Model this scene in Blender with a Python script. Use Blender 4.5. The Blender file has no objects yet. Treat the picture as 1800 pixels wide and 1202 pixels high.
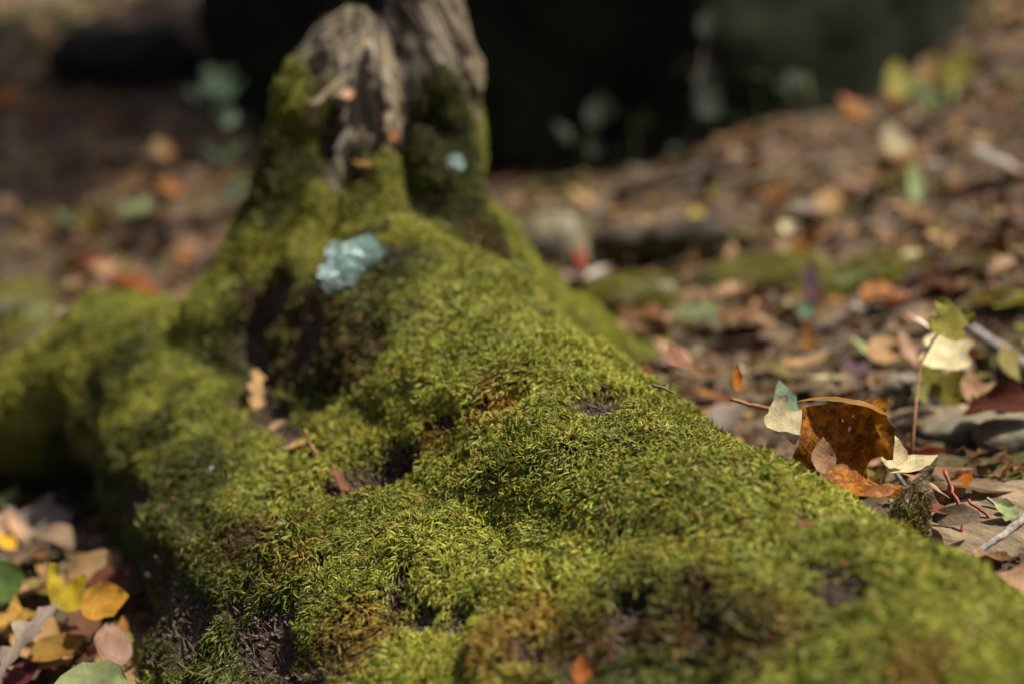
import bpy, math, random
import numpy as np
from mathutils import Vector, Matrix, Quaternion
from mathutils.bvhtree import BVHTree
from mathutils.geometry import delaunay_2d_cdt

random.seed(7)
RNG = np.random.default_rng(11)
scene = bpy.context.scene
COL = scene.collection
R = math.radians

# ------------------------------------------------------------------ camera
CAM = Vector((0.0, 0.0, 0.52))
PITCH = R(18)
cam_d = bpy.data.cameras.new('camera')
cam_d.lens = 50.0
cam_d.sensor_width = 36.0
cam_d.clip_start = 0.02
cam_d.clip_end = 400.0
cam_d.dof.use_dof = True
cam_d.dof.focus_distance = 1.0
cam_d.dof.aperture_fstop = 2.0
cam = bpy.data.objects.new('camera', cam_d)
COL.objects.link(cam)
cam.location = CAM
cam.rotation_euler = (R(90) - PITCH, 0, 0)
scene.camera = cam

# ------------------------------------------------------------------ light
SUN_EL, SUN_AZ = R(63), R(86)          # azimuth from +Y towards +X
SUN_DIR = Vector((math.sin(SUN_AZ) * math.cos(SUN_EL), math.cos(SUN_AZ) * math.cos(SUN_EL), math.sin(SUN_EL)))
world = bpy.data.worlds.new('World')
scene.world = world
world.use_nodes = True
wn = world.node_tree.nodes
wl = world.node_tree.links
sky = wn.new('ShaderNodeTexSky')
sky.sky_type = 'NISHITA'
sky.sun_disc = False
sky.sun_elevation = SUN_EL
sky.sun_rotation = SUN_AZ
sky.dust_density = 5.0
sky.air_density = 0.6
sky.ozone_density = 0.5
bg = wn['Background']
bg.inputs['Strength'].default_value = 0.066
wl.new(sky.outputs['Color'], bg.inputs['Color'])
sun_d = bpy.data.lights.new('sun', 'SUN')
sun_d.energy = 5.0
sun_d.angle = R(0.6)
sun_d.color = (1.0, 0.93, 0.81)
sun = bpy.data.objects.new('sun', sun_d)
COL.objects.link(sun)
sun.rotation_euler = SUN_DIR.to_track_quat('Z', 'Y').to_euler()
sun.location = (3, 3, 8)

scene.view_settings.view_transform = 'Standard'
scene.view_settings.look = 'None'
scene.view_settings.exposure = 0.95
scene.view_settings.gamma = 1.0
scene.render.engine = 'CYCLES'
scene.cycles.use_denoising = True
try:
    scene.cycles.denoiser = 'OPENIMAGEDENOISE'
except Exception:
    pass
scene.cycles.max_bounces = 5
scene.cycles.diffuse_bounces = 3
scene.cycles.transmission_bounces = 3
scene.cycles.transparent_max_bounces = 4
scene.cycles.use_adaptive_sampling = False
scene.cycles.caustics_reflective = False
scene.cycles.caustics_refractive = False

# ------------------------------------------------------------------ helpers
CP, SP = math.cos(PITCH), math.sin(PITCH)


def ray(u, v):
    """direction (depth 1 along the view axis) through a point of the 1800x1202 photograph"""
    xc, yc = (u - 900) / 2500, -(v - 601) / 2500
    return Vector((xc, CP + yc * SP, -SP + yc * CP))


def at(u, v, d):
    return CAM + ray(u, v) * d


def lin(r, g, b):
    f = lambda c: (c / 255 / 12.92) if c / 255 <= 0.04045 else ((c / 255 + 0.055) / 1.055) ** 2.4
    return (f(r), f(g), f(b))


def _hash(ix, iy, iz, seed):
    h = (ix * 374761393 + iy * 668265263 + iz * 1440662683 + seed * 974634777) & 0xffffffff
    h = ((h ^ (h >> 13)) * 1274126177) & 0xffffffff
    return ((h ^ (h >> 16)) & 0xffff) / 32767.5 - 1.0


def vnoise(p, seed=0):
    p = np.asarray(p, dtype=np.float64)
    i = np.floor(p).astype(np.int64)
    f = p - i
    w = f * f * (3 - 2 * f)
    out = np.zeros(len(p))
    for a in (0, 1):
        wx = w[:, 0] if a else 1 - w[:, 0]
        for b in (0, 1):
            wy = w[:, 1] if b else 1 - w[:, 1]
            for c in (0, 1):
                wz = w[:, 2] if c else 1 - w[:, 2]
                out += wx * wy * wz * _hash(i[:, 0] + a, i[:, 1] + b, i[:, 2] + c, seed)
    return out


def fbm(p, seed=0, octaves=3):
    p = np.asarray(p, dtype=np.float64)
    s, a, o = 0.0, 1.0, np.zeros(len(p))
    for k in range(octaves):
        o += a * vnoise(p * 2 ** k, seed + k * 17)
        s += a
        a *= 0.5
    return o / s


def sstep(a, b, x):
    t = np.clip((x - a) / (b - a), 0, 1)
    return t * t * (3 - 2 * t)


def mesh_np(name, verts, faces, smooth=True):
    me = bpy.data.meshes.new(name)
    me.from_pydata(np.asarray(verts).tolist(), [], [list(map(int, f)) for f in faces])
    if smooth:
        me.polygons.foreach_set('use_smooth', [True] * len(me.polygons))
    me.update()
    return me


def add(name, me, mat=None, parent=None, kind=None):
    o = bpy.data.objects.new(name, me)
    COL.objects.link(o)
    if mat is not None and me is not None and len(me.materials) == 0:
        me.materials.append(mat)
    if parent is not None:
        o.parent = parent
    if kind:
        o['kind'] = kind
    return o


def tag(o, label, cat, group=None):
    o['label'] = label
    o['category'] = cat
    if group:
        o['group'] = group
    return o


def empty(name, loc, label, cat, group=None):
    o = bpy.data.objects.new(name, None)
    o.empty_display_size = 0.02
    COL.objects.link(o)
    o.location = loc
    return tag(o, label, cat, group)


def tube(points, radii, sides=6, cap=True):
    """tapered tube through points -> verts, faces"""
    pts = [Vector(p) for p in points]
    V, F = [], []
    ref = Vector((0.3, 0.2, 0.93)).normalized()
    for i, p in enumerate(pts):
        t = (pts[min(i + 1, len(pts) - 1)] - pts[max(i - 1, 0)]).normalized()
        s = t.cross(ref)
        if s.length < 1e-3:
            s = t.cross(Vector((1, 0, 0)))
        s.normalize()
        b = t.cross(s)
        for k in range(sides):
            a = 2 * math.pi * k / sides
            V.append(tuple(p + (s * math.cos(a) + b * math.sin(a)) * radii[i]))
    n = len(pts)
    for i in range(n - 1):
        for k in range(sides):
            F.append((i * sides + k, i * sides + (k + 1) % sides, (i + 1) * sides + (k + 1) % sides, (i + 1) * sides + k))
    if cap:
        F.append(tuple(range(sides))[::-1])
        F.append(tuple((n - 1) * sides + k for k in range(sides)))
    return V, F


# ------------------------------------------------------------------ materials
def mat(name):
    m = bpy.data.materials.new(name)
    m.use_nodes = True
    nt = m.node_tree
    return m, nt.nodes, nt.links, nt.nodes['Principled BSDF'], nt.nodes['Material Output']


def noise_node(n, l, scale, detail=5, rough=0.6, coord='Object', stretch=None, vec=None):
    t = n.new('ShaderNodeTexNoise')
    t.inputs['Scale'].default_value = scale
    t.inputs['Detail'].default_value = detail
    t.inputs['Roughness'].default_value = rough
    if vec is None:
        tc = n.new('ShaderNodeTexCoord')
        vec = tc.outputs[coord]
    if stretch:
        mp = n.new('ShaderNodeMapping')
        mp.inputs['Scale'].default_value = stretch
        l.new(vec, mp.inputs['Vector'])
        vec = mp.outputs['Vector']
    l.new(vec, t.inputs['Vector'])
    return t


def ramp(n, l, src, stops):
    r = n.new('ShaderNodeValToRGB')
    e = r.color_ramp.elements
    while len(e) < len(stops):
        e.new(0.5)
    for el, (p, c) in zip(e, stops):
        el.position = p
        el.color = (*c, 1)
    l.new(src, r.inputs['Fac'])
    return r


def mix(n, l, fac, a, b, mode='MIX'):
    m = n.new('ShaderNodeMix')
    m.data_type = 'RGBA'
    m.blend_type = mode
    for sock, val in ((m.inputs[0], fac), (m.inputs[6], a), (m.inputs[7], b)):
        if hasattr(val, 'is_linked'):
            l.new(val, sock)
        elif isinstance(val, (int, float)):
            sock.default_value = val
        else:
            sock.default_value = (*val, 1)
    return m.outputs[2]


def bump(n, l, bsdf, src, strength, dist):
    b = n.new('ShaderNodeBump')
    b.inputs['Strength'].default_value = strength
    b.inputs['Distance'].default_value = dist
    l.new(src, b.inputs['Height'])
    l.new(b.outputs['Normal'], bsdf.inputs['Normal'])
    return b


def make_soil():
    m, n, l, p, o = mat('soil')
    t = noise_node(n, l, 26, 8, 0.7)
    c = ramp(n, l, t.outputs['Fac'], [(0.3, lin(38, 31, 25)), (0.5, lin(82, 69, 55)), (0.72, lin(132, 112, 92))])
    t2 = noise_node(n, l, 3.2, 4)
    g = ramp(n, l, t2.outputs['Fac'], [(0.52, (0, 0, 0)), (0.64, (1, 1, 1))])
    col = mix(n, l, g.outputs['Color'], c.outputs['Color'], lin(70, 68, 36))
    l.new(col, p.inputs['Base Color'])
    p.inputs['Roughness'].default_value = 0.95
    p.inputs['Specular IOR Level'].default_value = 0.1
    t3 = noise_node(n, l, 140, 6, 0.7)
    bump(n, l, p, t3.outputs['Fac'], 0.9, 0.006)
    return m


def make_body():
    """stump body: colour of the zone (bark, duff, weathered wood) from a vertex attribute, grain on top"""
    m, n, l, p, o = mat('stump_surface')
    a = n.new('ShaderNodeAttribute')
    a.attribute_name = 'zone'
    t = noise_node(n, l, 60, 8, 0.75, stretch=(1, 1, 0.22))
    r = ramp(n, l, t.outputs['Fac'], [(0.32, (0.25, 0.23, 0.2)), (0.52, (0.95, 0.93, 0.9)), (0.72, (1.7, 1.65, 1.55))])
    col = mix(n, l, 1.0, a.outputs['Color'], r.outputs['Color'], 'MULTIPLY')
    t2 = noise_node(n, l, 170, 7, 0.75)
    r2 = ramp(n, l, t2.outputs['Fac'], [(0.36, (0.34, 0.33, 0.32)), (0.5, (0.95, 0.95, 0.95)), (0.66, (1.8, 1.75, 1.65))])
    col = mix(n, l, 1.0, col, r2.outputs['Color'], 'MULTIPLY')
    t5 = noise_node(n, l, 120, 3, 0.6, stretch=(1, 1, 0.05))
    r5 = ramp(n, l, t5.outputs['Fac'], [(0.40, (0.12, 0.11, 0.10)), (0.47, (1, 1, 1)), (0.7, (1.2, 1.18, 1.12))])
    cr = mix(n, l, 1.0, col, r5.outputs['Color'], 'MULTIPLY')
    col = mix(n, l, a.outputs['Alpha'], col, cr)
    t4 = noise_node(n, l, 26, 5, 0.7, stretch=(1, 1, 0.14))
    r4 = ramp(n, l, t4.outputs['Fac'], [(0.36, (0.34, 0.32, 0.30)), (0.5, (0.9, 0.9, 0.9)), (0.66, (1.25, 1.22, 1.15))])
    col = mix(n, l, 1.0, col, r4.outputs['Color'], 'MULTIPLY')
    l.new(col, p.inputs['Base Color'])
    p.inputs['Roughness'].default_value = 0.9
    p.inputs['Specular IOR Level'].default_value = 0.2
    bump(n, l, p, t.outputs['Fac'], 1.0, 0.014)
    return m


def make_moss():
    m, n, l, p, o = mat('moss')
    a = n.new('ShaderNodeAttribute')
    a.attribute_type = 'INSTANCER'
    a.attribute_name = 'mcol'
    p.inputs['Roughness'].default_value = 0.55
    p.inputs['Specular IOR Level'].default_value = 0.35
    l.new(a.outputs['Color'], p.inputs['Base Color'])
    tr = n.new('ShaderNodeBsdfTranslucent')
    l.new(a.outputs['Color'], tr.inputs['Color'])
    ms = n.new('ShaderNodeMixShader')
    ms.inputs[0].default_value = 0.40
    l.new(p.outputs[0], ms.inputs[1])
    l.new(tr.outputs[0], ms.inputs[2])
    l.new(ms.outputs[0], o.inputs['Surface'])
    return m


def make_leaf(name, colour_from):
    """leaf blade: colour of the single leaf, blotches, midrib and side veins, light shining through"""
    m, n, l, p, o = mat(name)
    if colour_from == 'object':
        oi = n.new('ShaderNodeObjectInfo')
        base, rnd, alpha = oi.outputs['Color'], oi.outputs['Random'], oi.outputs['Alpha']
    else:
        at_ = n.new('ShaderNodeAttribute')
        at_.attribute_name = 'lcol'
        base, rnd, alpha = at_.outputs['Color'], None, at_.outputs['Alpha']
    uv = n.new('ShaderNodeUVMap')
    uv.uv_map = 'leaf'
    sep = n.new('ShaderNodeSeparateXYZ')
    l.new(uv.outputs['UV'], sep.inputs[0])

    def mth(op, a, b=None):
        k = n.new('ShaderNodeMath')
        k.operation = op
        for s, v in ((k.inputs[0], a), (k.inputs[1], b)):
            if v is None:
                continue
            if hasattr(v, 'is_linked'):
                l.new(v, s)
            else:
                s.default_value = v
        return k.outputs[0]
    ax = mth('ABSOLUTE', sep.outputs[0])
    rib = mth('LESS_THAN', ax, 0.012)
    ph = mth('MULTIPLY', mth('SUBTRACT', sep.outputs[1], mth('MULTIPLY', ax, 0.8)), 46.0)
    vein = mth('POWER', mth('MAXIMUM', mth('SINE', ph), 0.0), 14.0)
    veins = mth('MAXIMUM', rib, mth('MULTIPLY', vein, 0.7))
    tc = n.new('ShaderNodeTexCoord')
    k = 1.0 if colour_from == 'object' else 16.0
    t = noise_node(n, l, 7 * k, 6, 0.7, vec=tc.outputs['Object'])
    blot = ramp(n, l, t.outputs['Fac'], [(0.43, (0, 0, 0)), (0.55, (1, 1, 1))])
    f = n.new('ShaderNodeMath')
    f.operation = 'MULTIPLY'
    l.new(blot.outputs['Color'], f.inputs[0])
    l.new(alpha, f.inputs[1])
    dark = mix(n, l, 1.0, base, (0.30, 0.22, 0.16), 'MULTIPLY')
    c = mix(n, l, f.outputs[0], base, dark)
    t2 = noise_node(n, l, 2.6 * k, 5, 0.65, vec=tc.outputs['Object'])
    r2 = ramp(n, l, t2.outputs['Fac'], [(0.32, (0.58, 0.55, 0.52)), (0.68, (1.28, 1.24, 1.16))])
    c = mix(n, l, 1.0, c, r2.outputs['Color'], 'MULTIPLY')
    vc = mix(n, l, 1.0, base, (1.25, 1.2, 1.1), 'MULTIPLY')
    c = mix(n, l, mth('MULTIPLY', veins, 0.35), c, vc)
    l.new(c, p.inputs['Base Color'])
    p.inputs['Roughness'].default_value = 0.62
    p.inputs['Specular IOR Level'].default_value = 0.2
    hsum = mth('ADD', mth('MULTIPLY', veins, 0.6), t.outputs['Fac'])
    bump(n, l, p, hsum, 0.5, 0.0015)
    sat = n.new('ShaderNodeHueSaturation')
    sat.inputs['Saturation'].default_value = 1.12
    l.new(c, sat.inputs['Color'])
    tr = n.new('ShaderNodeBsdfTranslucent')
    l.new(sat.outputs['Color'], tr.inputs['Color'])
    ms = n.new('ShaderNodeMixShader')
    ms.inputs[0].default_value = 0.36
    l.new(p.outputs[0], ms.inputs[1])
    l.new(tr.outputs[0], ms.inputs[2])
    l.new(ms.outputs[0], o.inputs['Surface'])
    return m


def make_plain(name, c0, c1, scale=60, rough=0.85, bump_d=0.002, stretch=None, spec=0.25):
    m, n, l, p, o = mat(name)
    t = noise_node(n, l, scale, 6, 0.65, stretch=stretch)
    c = ramp(n, l, t.outputs['Fac'], [(0.33, c0), (0.68, c1)])
    l.new(c.outputs['Color'], p.inputs['Base Color'])
    p.inputs['Roughness'].default_value = rough
    p.inputs['Specular IOR Level'].default_value = spec
    bump(n, l, p, t.outputs['Fac'], 0.8, bump_d)
    return m


M_SOIL = make_soil()
M_BODY = make_body()
M_MOSS = make_moss()
M_LEAF = make_leaf('leaf_blade', 'object')
M_LITTER = make_leaf('leaf_litter_blade', 'attribute')
M_CROWN = make_plain('crown_foliage', lin(60, 74, 28), lin(110, 112, 44), 3, 0.7, 0.0)
M_ROCK = make_plain('shade_black_rock', lin(10, 12, 8), lin(38, 43, 28), 5, 0.95, 0.03, None, 0.1)  # near-black tone keeps the boulder as dark as the shaded mass
M_TWIG = make_plain('grey_twig', lin(74, 70, 66), lin(150, 142, 134), 160, 0.8, 0.001)
M_SPLINT = [make_plain('grey_wood', lin(84, 79, 70), lin(134, 126, 112), 90, .9, .001, (1, 1, .15)), make_plain('tan_wood', lin(88, 77, 62), lin(138, 122, 98), 90, .9, .001, (1, 1, .15)), make_plain('dark_wood', lin(58, 50, 42), lin(104, 92, 76), 90, .9, .001, (1, 1, .15))]
M_BARKFIB = make_plain('bark_fibre', lin(46, 38, 30), lin(98, 82, 66), 120, .95, .001)
M_DARKTWIG = make_plain('dark_twig', lin(52, 42, 38), lin(112, 96, 88), 160, 0.8, 0.001)
M_RED = make_plain('red_stalk', lin(92, 40, 30), lin(146, 76, 58), 160, 0.55, 0.0006)
M_STALK = make_plain('brown_stalk', lin(92, 64, 40), lin(150, 112, 70), 160, 0.7, 0.0006)
M_STONE = make_plain('stone', lin(76, 72, 58), lin(126, 119, 100), 45, 0.9, 0.003)
M_BARKCHIP = make_plain('bark_chip', lin(58, 49, 38), lin(132, 114, 90), 70, 0.9, 0.006, (1, 0.3, 1))
M_LICHEN = make_plain('lichen', lin(160, 186, 182), lin(206, 224, 218), 300, 0.9, 0.001)
M_DEADWOOD = make_plain('dead_wood', lin(40, 34, 28), lin(82, 72, 58), 30, 0.95, 0.004, (0.25, 1, 1))
M_DARKWOOD = make_plain('near_black_wood', lin(12, 11, 9), lin(30, 28, 22), 30, 0.95, 0.004, (0.25, 1, 1))  # near-black for the log that fills a shaded hollow; trunk too
M_GREENSTALK = make_plain('green_stalk', lin(84, 90, 40), lin(130, 130, 60), 160, 0.6, 0.0004)


# ------------------------------------------------------------------ the ground
def ground_xy(x, y):
    x = np.asarray(x, float)
    y = np.asarray(y, float)
    z = 0.22 * 2.2 * np.tanh(x / 2.2)
    left = sstep(0.15, -0.75, x)
    z = z + left * 0.20 * (np.sqrt((np.maximum(y - 1.55, 0)) ** 2 + 0.04) - 0.2) * sstep(60, 10, y)
    right = sstep(0.55, 1.3, x)
    z = z + right * 0.07 * np.maximum(y - 1.6, 0) * sstep(60, 10, y)
    P = np.stack([x.ravel(), y.ravel(), 0 * x.ravel()], 1)
    nz = 0.030 * fbm(P * 2.6, 3, 2) + 0.012 * fbm(P * 11, 5, 3)
    return z + nz.reshape(x.shape)


def gz(x, y):
    return float(ground_xy(np.array([x]), np.array([y]))[0])


def gnormal(x, y, e=0.03):
    return Vector((gz(x - e, y) - gz(x + e, y), gz(x, y - e) - gz(x, y + e), 2 * e)).normalized()


_DS = np.concatenate([np.arange(0.45, 4, 0.01), np.arange(4, 14, 0.05)])


def on_ground(u, v, lift=0.0):
    """the point of the view ray that stands `lift` above the ground"""
    d = ray(u, v)
    X, Y, Z = d.x * _DS, d.y * _DS, CAM.z + d.z * _DS - lift
    g = ground_xy(X, Y)
    k = np.argmax(Z < g)
    if not (Z < g).any():
        return None
    return Vector((X[k], Y[k], g[k] + lift))


def axis_pts(lo, hi, step, far):
    mid = np.arange(lo, hi + step / 2, step)
    out, s = [hi], step
    while out[-1] < far:
        s *= 1.3
        out.append(out[-1] + s)
    lo_, s = [lo], step
    while lo_[-1] > -far:
        s *= 1.3
        lo_.append(lo_[-1] - s)
    return np.concatenate([np.array(lo_[1:])[::-1], mid, np.array(out[1:])])


gx = axis_pts(-1.6, 1.8, 0.014, 90)
gy = axis_pts(0.2, 3.6, 0.014, 90)
GX, GY = np.meshgrid(gx, gy, indexing='ij')
GZ = ground_xy(GX, GY)
fine = 0.006 * fbm(np.stack([GX.ravel(), GY.ravel(), 0 * GX.ravel()], 1) * 34, 9, 2).reshape(GX.shape)
GZ = GZ + fine
nx_, ny_ = GX.shape
idx = np.arange(nx_ * ny_).reshape(nx_, ny_)
gf = np.stack([idx[:-1, :-1], idx[1:, :-1], idx[1:, 1:], idx[:-1, 1:]], -1).reshape(-1, 4)
ground = add('ground', mesh_np('ground', np.stack([GX.ravel(), GY.ravel(), GZ.ravel()], 1), gf), M_SOIL, kind='structure')

# ------------------------------------------------------------------ big dark boulder put in for the shaded mass behind
TX, TY, TR = 0.16, 3.30, 0.82


def build_boulder():
    V, F = [], []
    na, H = 120, 1.15  # unseen top raised so its shadow reaches farther left
    hs = [-.15, -.05, 0, .04, .08, .12, .16, .2, .25, .3, .35, .4, .46, .52, .58, .64, .72, .82, .92, 1.0, 1.06, 1.10, 1.125, 1.14]
    for h in hs:
        a = np.arange(na) * 2 * math.pi / na
        q = np.stack([np.cos(a) * 2.2, np.sin(a) * 2.2, 0 * a + h * 2.2], 1)
        fl = 1 + 0.10 * math.exp(-max(h, 0) / 0.15)
        r = TR * fl * (1 - max(h / H, 0) ** 7) ** .5 * (1 + 0.07 * fbm(q, 21, 2)) + 0.035 * vnoise(q * 2.6, 22) + 0.016 * vnoise(q * 7, 23)
        V += np.stack([r * np.cos(a), r * np.sin(a), h + 0.02 * vnoise(q * 3, 24)], 1).tolist()
    for i in range(len(hs) - 1):
        for k in range(na):
            F.append((i * na + k, i * na + (k + 1) % na, (i + 1) * na + (k + 1) % na, (i + 1) * na + k))
    F.append(tuple((len(hs) - 1) * na + k for k in range(na)))
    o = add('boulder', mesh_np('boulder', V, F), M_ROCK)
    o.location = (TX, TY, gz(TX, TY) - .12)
    tag(o, 'massive dark boulder put in for the shaded mass behind the stump', 'boulder')


build_boulder()


def build_shade_tree():
    """slender tree added out of the picture on the right; its loose crown dapples the ground at the left"""
    root = empty('tree', (1.95, 4.5, gz(1.95, 4.5) - .05), 'slender unseen tree with a loose crown, added to dapple the ground at the left', 'tree')
    r = random.Random(77)
    tr = [(0, 0, 0), (.02, -.1, 1), (-.05, -.3, 2.2), (-.2, -.7, 3.6), (-.45, -1.3, 5), (-.7, -1.9, 6.2)]
    V, F = tube(tr, [.13, .11, .10, .085, .06, .03], 12)
    tips = []
    for k in range(11):
        b = Vector(tr[3]).lerp(Vector(tr[5]), r.random())
        a = r.uniform(0, 6.28)
        L = r.uniform(.6, 1.5)
        e = b + Vector((math.cos(a) * L * 1.2, math.sin(a) * L * .6, r.uniform(.1, .6)))
        v, f = tube([b, b.lerp(e, .5) + Vector((0, 0, .08)), e], [.03, .02, .008], 6)
        F += [tuple(i + len(V) for i in q) for q in f]
        V += v
        tips += [b.lerp(e, .55), b.lerp(e, .8), e]
    add('trunk', mesh_np('trunk', V, F), M_DARKWOOD, root)
    cv, cf = [], []
    for tip in tips:
        for _ in range(135):
            c = tip + Vector((r.gauss(0, .26), r.gauss(0, .20), r.gauss(0, .22)))
            s_ = r.uniform(.035, .065)
            ax = Vector((r.gauss(0, 1), r.gauss(0, 1), r.gauss(0, .5))).normalized()
            b = ax.cross(Vector((r.gauss(0, .4), r.gauss(0, .4), 1))).normalized()
            i0 = len(cv)
            cv += [tuple(c - ax * s_), tuple(c + b * s_ * .55 - ax * s_ * .2), tuple(c + ax * s_), tuple(c - b * s_ * .55 - ax * s_ * .2)]
            cf.append((i0, i0 + 1, i0 + 2, i0 + 3))
    add('crown', mesh_np('crown', cv, cf, False), M_CROWN, root, 'stuff')


build_shade_tree()

# ------------------------------------------------------------------ the mossy stump (signed distance field -> mesh)
def smin(a, b, k):
    h = np.clip(0.5 + 0.5 * (b - a) / k, 0, 1)
    return b * (1 - h) + a * h - k * h * (1 - h)


def capsule(P, a, ra, b, rb):
    a = np.array(a)
    b = np.array(b)
    ab = b - a
    t = np.clip(((P - a) @ ab) / (ab @ ab), 0, 1)
    q = P - a - t[:, None] * ab
    return np.sqrt((q * q).sum(1)) - (ra + (rb - ra) * t)


RIDGE = [((-.10, 1.30, .085), .115), ((-.02, 1.14, .058), .112), ((.085, .95, .032), .114), ((.225, .72, .020), .115), ((.36, .48, -.002), .118), ((.50, .22, -.02), .12)]
SHOULDER = [((-.36, 1.43, -.02), .095), ((-.275, 1.26, -.04), .10), ((-.15, 1.00, -.045), .10), ((-.02, .82, -.045), .092), ((.13, .61, -.05), .09), ((.30, .36, -.06), .09)]
CHAINS = [
    (RIDGE, .03), (SHOULDER, .06),
    ([((-.33, 1.38, -.005), .085), ((-.41, 1.43, .012), .080), ((-.50, 1.45, -.035), .065), ((-.60, 1.47, -.07), .05)], .03),
    ([((-.195, 1.22, -.01), .07), ((-.10, 1.04, -.014), .085), ((-.03, .92, -.025), .09)], .04),
    ([((-.02, .90, -.03), .09), ((.06, .78, -.015), .098), ((.17, .62, -.025), .10), ((.32, .38, -.03), .10)], .05),
    ([((-.18, .97, -.09), .10), ((-.07, .80, -.09), .10), ((.06, .62, -.09), .10)], .05),
    ([((-.140, 1.43, -.05), .19), ((-.140, 1.43, .08), .162), ((-.138, 1.435, .17), .112), ((-.136, 1.45, .25), .076), ((-.128, 1.46, .33), .052)], .03),
    ([((-.182, 1.425, .20), .040), ((-.188, 1.43, .28), .036), ((-.186, 1.44, .33), .030), ((-.160, 1.45, .375), .020)], .010),
    ([((-.095, 1.47, .24), .058), ((-.088, 1.475, .34), .046), ((-.097, 1.485, .42), .036), ((-.102, 1.49, .52), .020)], .010),
    ([((-.074, 1.39, .315), .018), ((-.066, 1.38, .25), .030), ((-.050, 1.365, .15), .042), ((-.015, 1.36, .05), .065)], .008),
    ([((-.07, 1.41, .13), .05), ((-.01, 1.40, .06), .07), ((.10, 1.46, .0), .05)], .03),
    ([((-.205, 1.41, .31), .020), ((-.215, 1.40, .24), .034), ((-.234, 1.385, .16), .048), ((-.262, 1.365, .08), .060), ((-.29, 1.34, .0), .075)], .02),
]


def sdf(P):
    d = None
    for pts, k in CHAINS:
        c = None
        for (a, ra), (b, rb) in zip(pts[:-1], pts[1:]):
            e = capsule(P, a, ra, b, rb)
            c = e if c is None else np.minimum(c, e)
        d = c if d is None else smin(d, c, k)
    return d


def cut(P, d, c, r, k):
    c = np.array(c)
    s = np.sqrt(((P - c) ** 2).sum(1)) - r
    return -smin(-d, s, k)


STUMP_C = np.array([-.134, 1.45])


def field(P):
    d = sdf(P)
    # clefts of the broken stump
    up = sstep(.16, .28, P[:, 2]) * sstep(.30, .18, np.hypot(P[:, 0] - STUMP_C[0], P[:, 1] - STUMP_C[1]))
    ang = np.arctan2(P[:, 1] - STUMP_C[1], P[:, 0] - STUMP_C[0])
    q = np.stack([np.cos(ang) * 3.4, np.sin(ang) * 3.4, P[:, 2] * 5.0], 1)
    cl = fbm(q, 31, 3)
    d = d + up * (0.036 * np.maximum(cl, 0) - 0.006)
    q2 = np.stack([np.cos(ang) * 9, np.sin(ang) * 9, P[:, 2] * 9.0], 1)
    d = d + up * 0.009 * vnoise(q2, 33)
    q3 = np.stack([np.cos(ang) * 17, np.sin(ang) * 17, P[:, 2] * 12.0], 1)
    d = d + up * 0.005 * vnoise(q3, 36)
    rad = np.hypot(P[:, 0] - STUMP_C[0], P[:, 1] - STUMP_C[1])
    wob = 0.10 * vnoise(np.stack([P[:, 2] * 14, 0 * ang, 0 * ang], 1), 35)
    for deg, wdt, dep, z0, z1 in ((-109, .11, .050, .19, .31), (-131, .10, .035, .15, .29), (-88, .08, .026, .24, .44), (-70, .06, .020, .22, .36), (-52, .08, .02, .28, .48), (-150, .1, .02, .2, .34), (-97, .05, .016, .2, .3)):
        w = np.exp(-((ang + wob - math.radians(deg)) / wdt) ** 2) * sstep(z0 - .03, z0 + .02, P[:, 2]) * sstep(z1 + .03, z1 - .02, P[:, 2])
        d = d + dep * w * sstep(.02, .05, rad)
    d = d + 0.006 * vnoise(P * 13.0, 40) * (1 - up) + 0.005 * vnoise(P * 29.0, 41) * (1 - up)
    return d


def surface_nets(lo, hi, h):
    n = [int((b - a) / h) + 1 for a, b in zip(lo, hi)]
    ax = [lo[k] + h * np.arange(n[k]) for k in range(3)]
    G = np.stack(np.meshgrid(*ax, indexing='ij'), -1).reshape(-1, 3)
    val = np.empty(len(G), np.float32)
    coarse = sdf(G)
    near = np.abs(coarse) < 0.07
    val[:] = coarse
    val[near] = field(G[near])
    val = val.reshape(n)
    s = val < 0
    cs = np.zeros([k - 1 for k in n], np.int8)
    for dx in (0, 1):
        for dy in (0, 1):
            for dz in (0, 1):
                cs += s[dx:n[0] - 1 + dx, dy:n[1] - 1 + dy, dz:n[2] - 1 + dz]
    act = (cs > 0) & (cs < 8)
    ids = -np.ones(act.shape, np.int64)
    I = np.argwhere(act)
    ids[act] = np.arange(len(I))
    acc = np.zeros((len(I), 3))
    cnt = np.zeros(len(I))
    for a in range(3):
        b, c = (a + 1) % 3, (a + 2) % 3
        for ob in (0, 1):
            for oc in (0, 1):
                o0 = np.zeros(3, int)
                o0[b], o0[c] = ob, oc
                o1 = o0.copy()
                o1[a] = 1
                v0 = val[tuple((I + o0).T)]
                v1 = val[tuple((I + o1).T)]
                m = (v0 < 0) != (v1 < 0)
                t = np.where(m, v0 / np.where(m, v0 - v1, 1), 0)
                p = I + o0
                p = p.astype(float)
                p[:, a] += t
                acc[m] += p[m]
                cnt[m] += 1
    V = acc / cnt[:, None] * h + np.array(lo)
    F = []
    for a in range(3):
        b, c = (a + 1) % 3, (a + 2) % 3
        sl0 = [slice(None)] * 3
        sl1 = [slice(None)] * 3
        sl0[a] = slice(0, n[a] - 1)
        sl1[a] = slice(1, n[a])
        ch = s[tuple(sl0)] != s[tuple(sl1)]
        E = np.argwhere(ch)
        E = E[(E[:, b] > 0) & (E[:, c] > 0) & (E[:, b] < n[b] - 1) & (E[:, c] < n[c] - 1)]
        q = []
        for ob, oc in ((-1, -1), (0, -1), (0, 0), (-1, 0)):
            e = E.copy()
            e[:, b] += ob
            e[:, c] += oc
            q.append(ids[tuple(e.T)])
        Q = np.stack(q, 1)
        flip = ~s[tuple(E.T)]
        Q[flip] = Q[flip][:, ::-1]
        F.append(Q)
    return V, np.concatenate(F)


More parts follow.
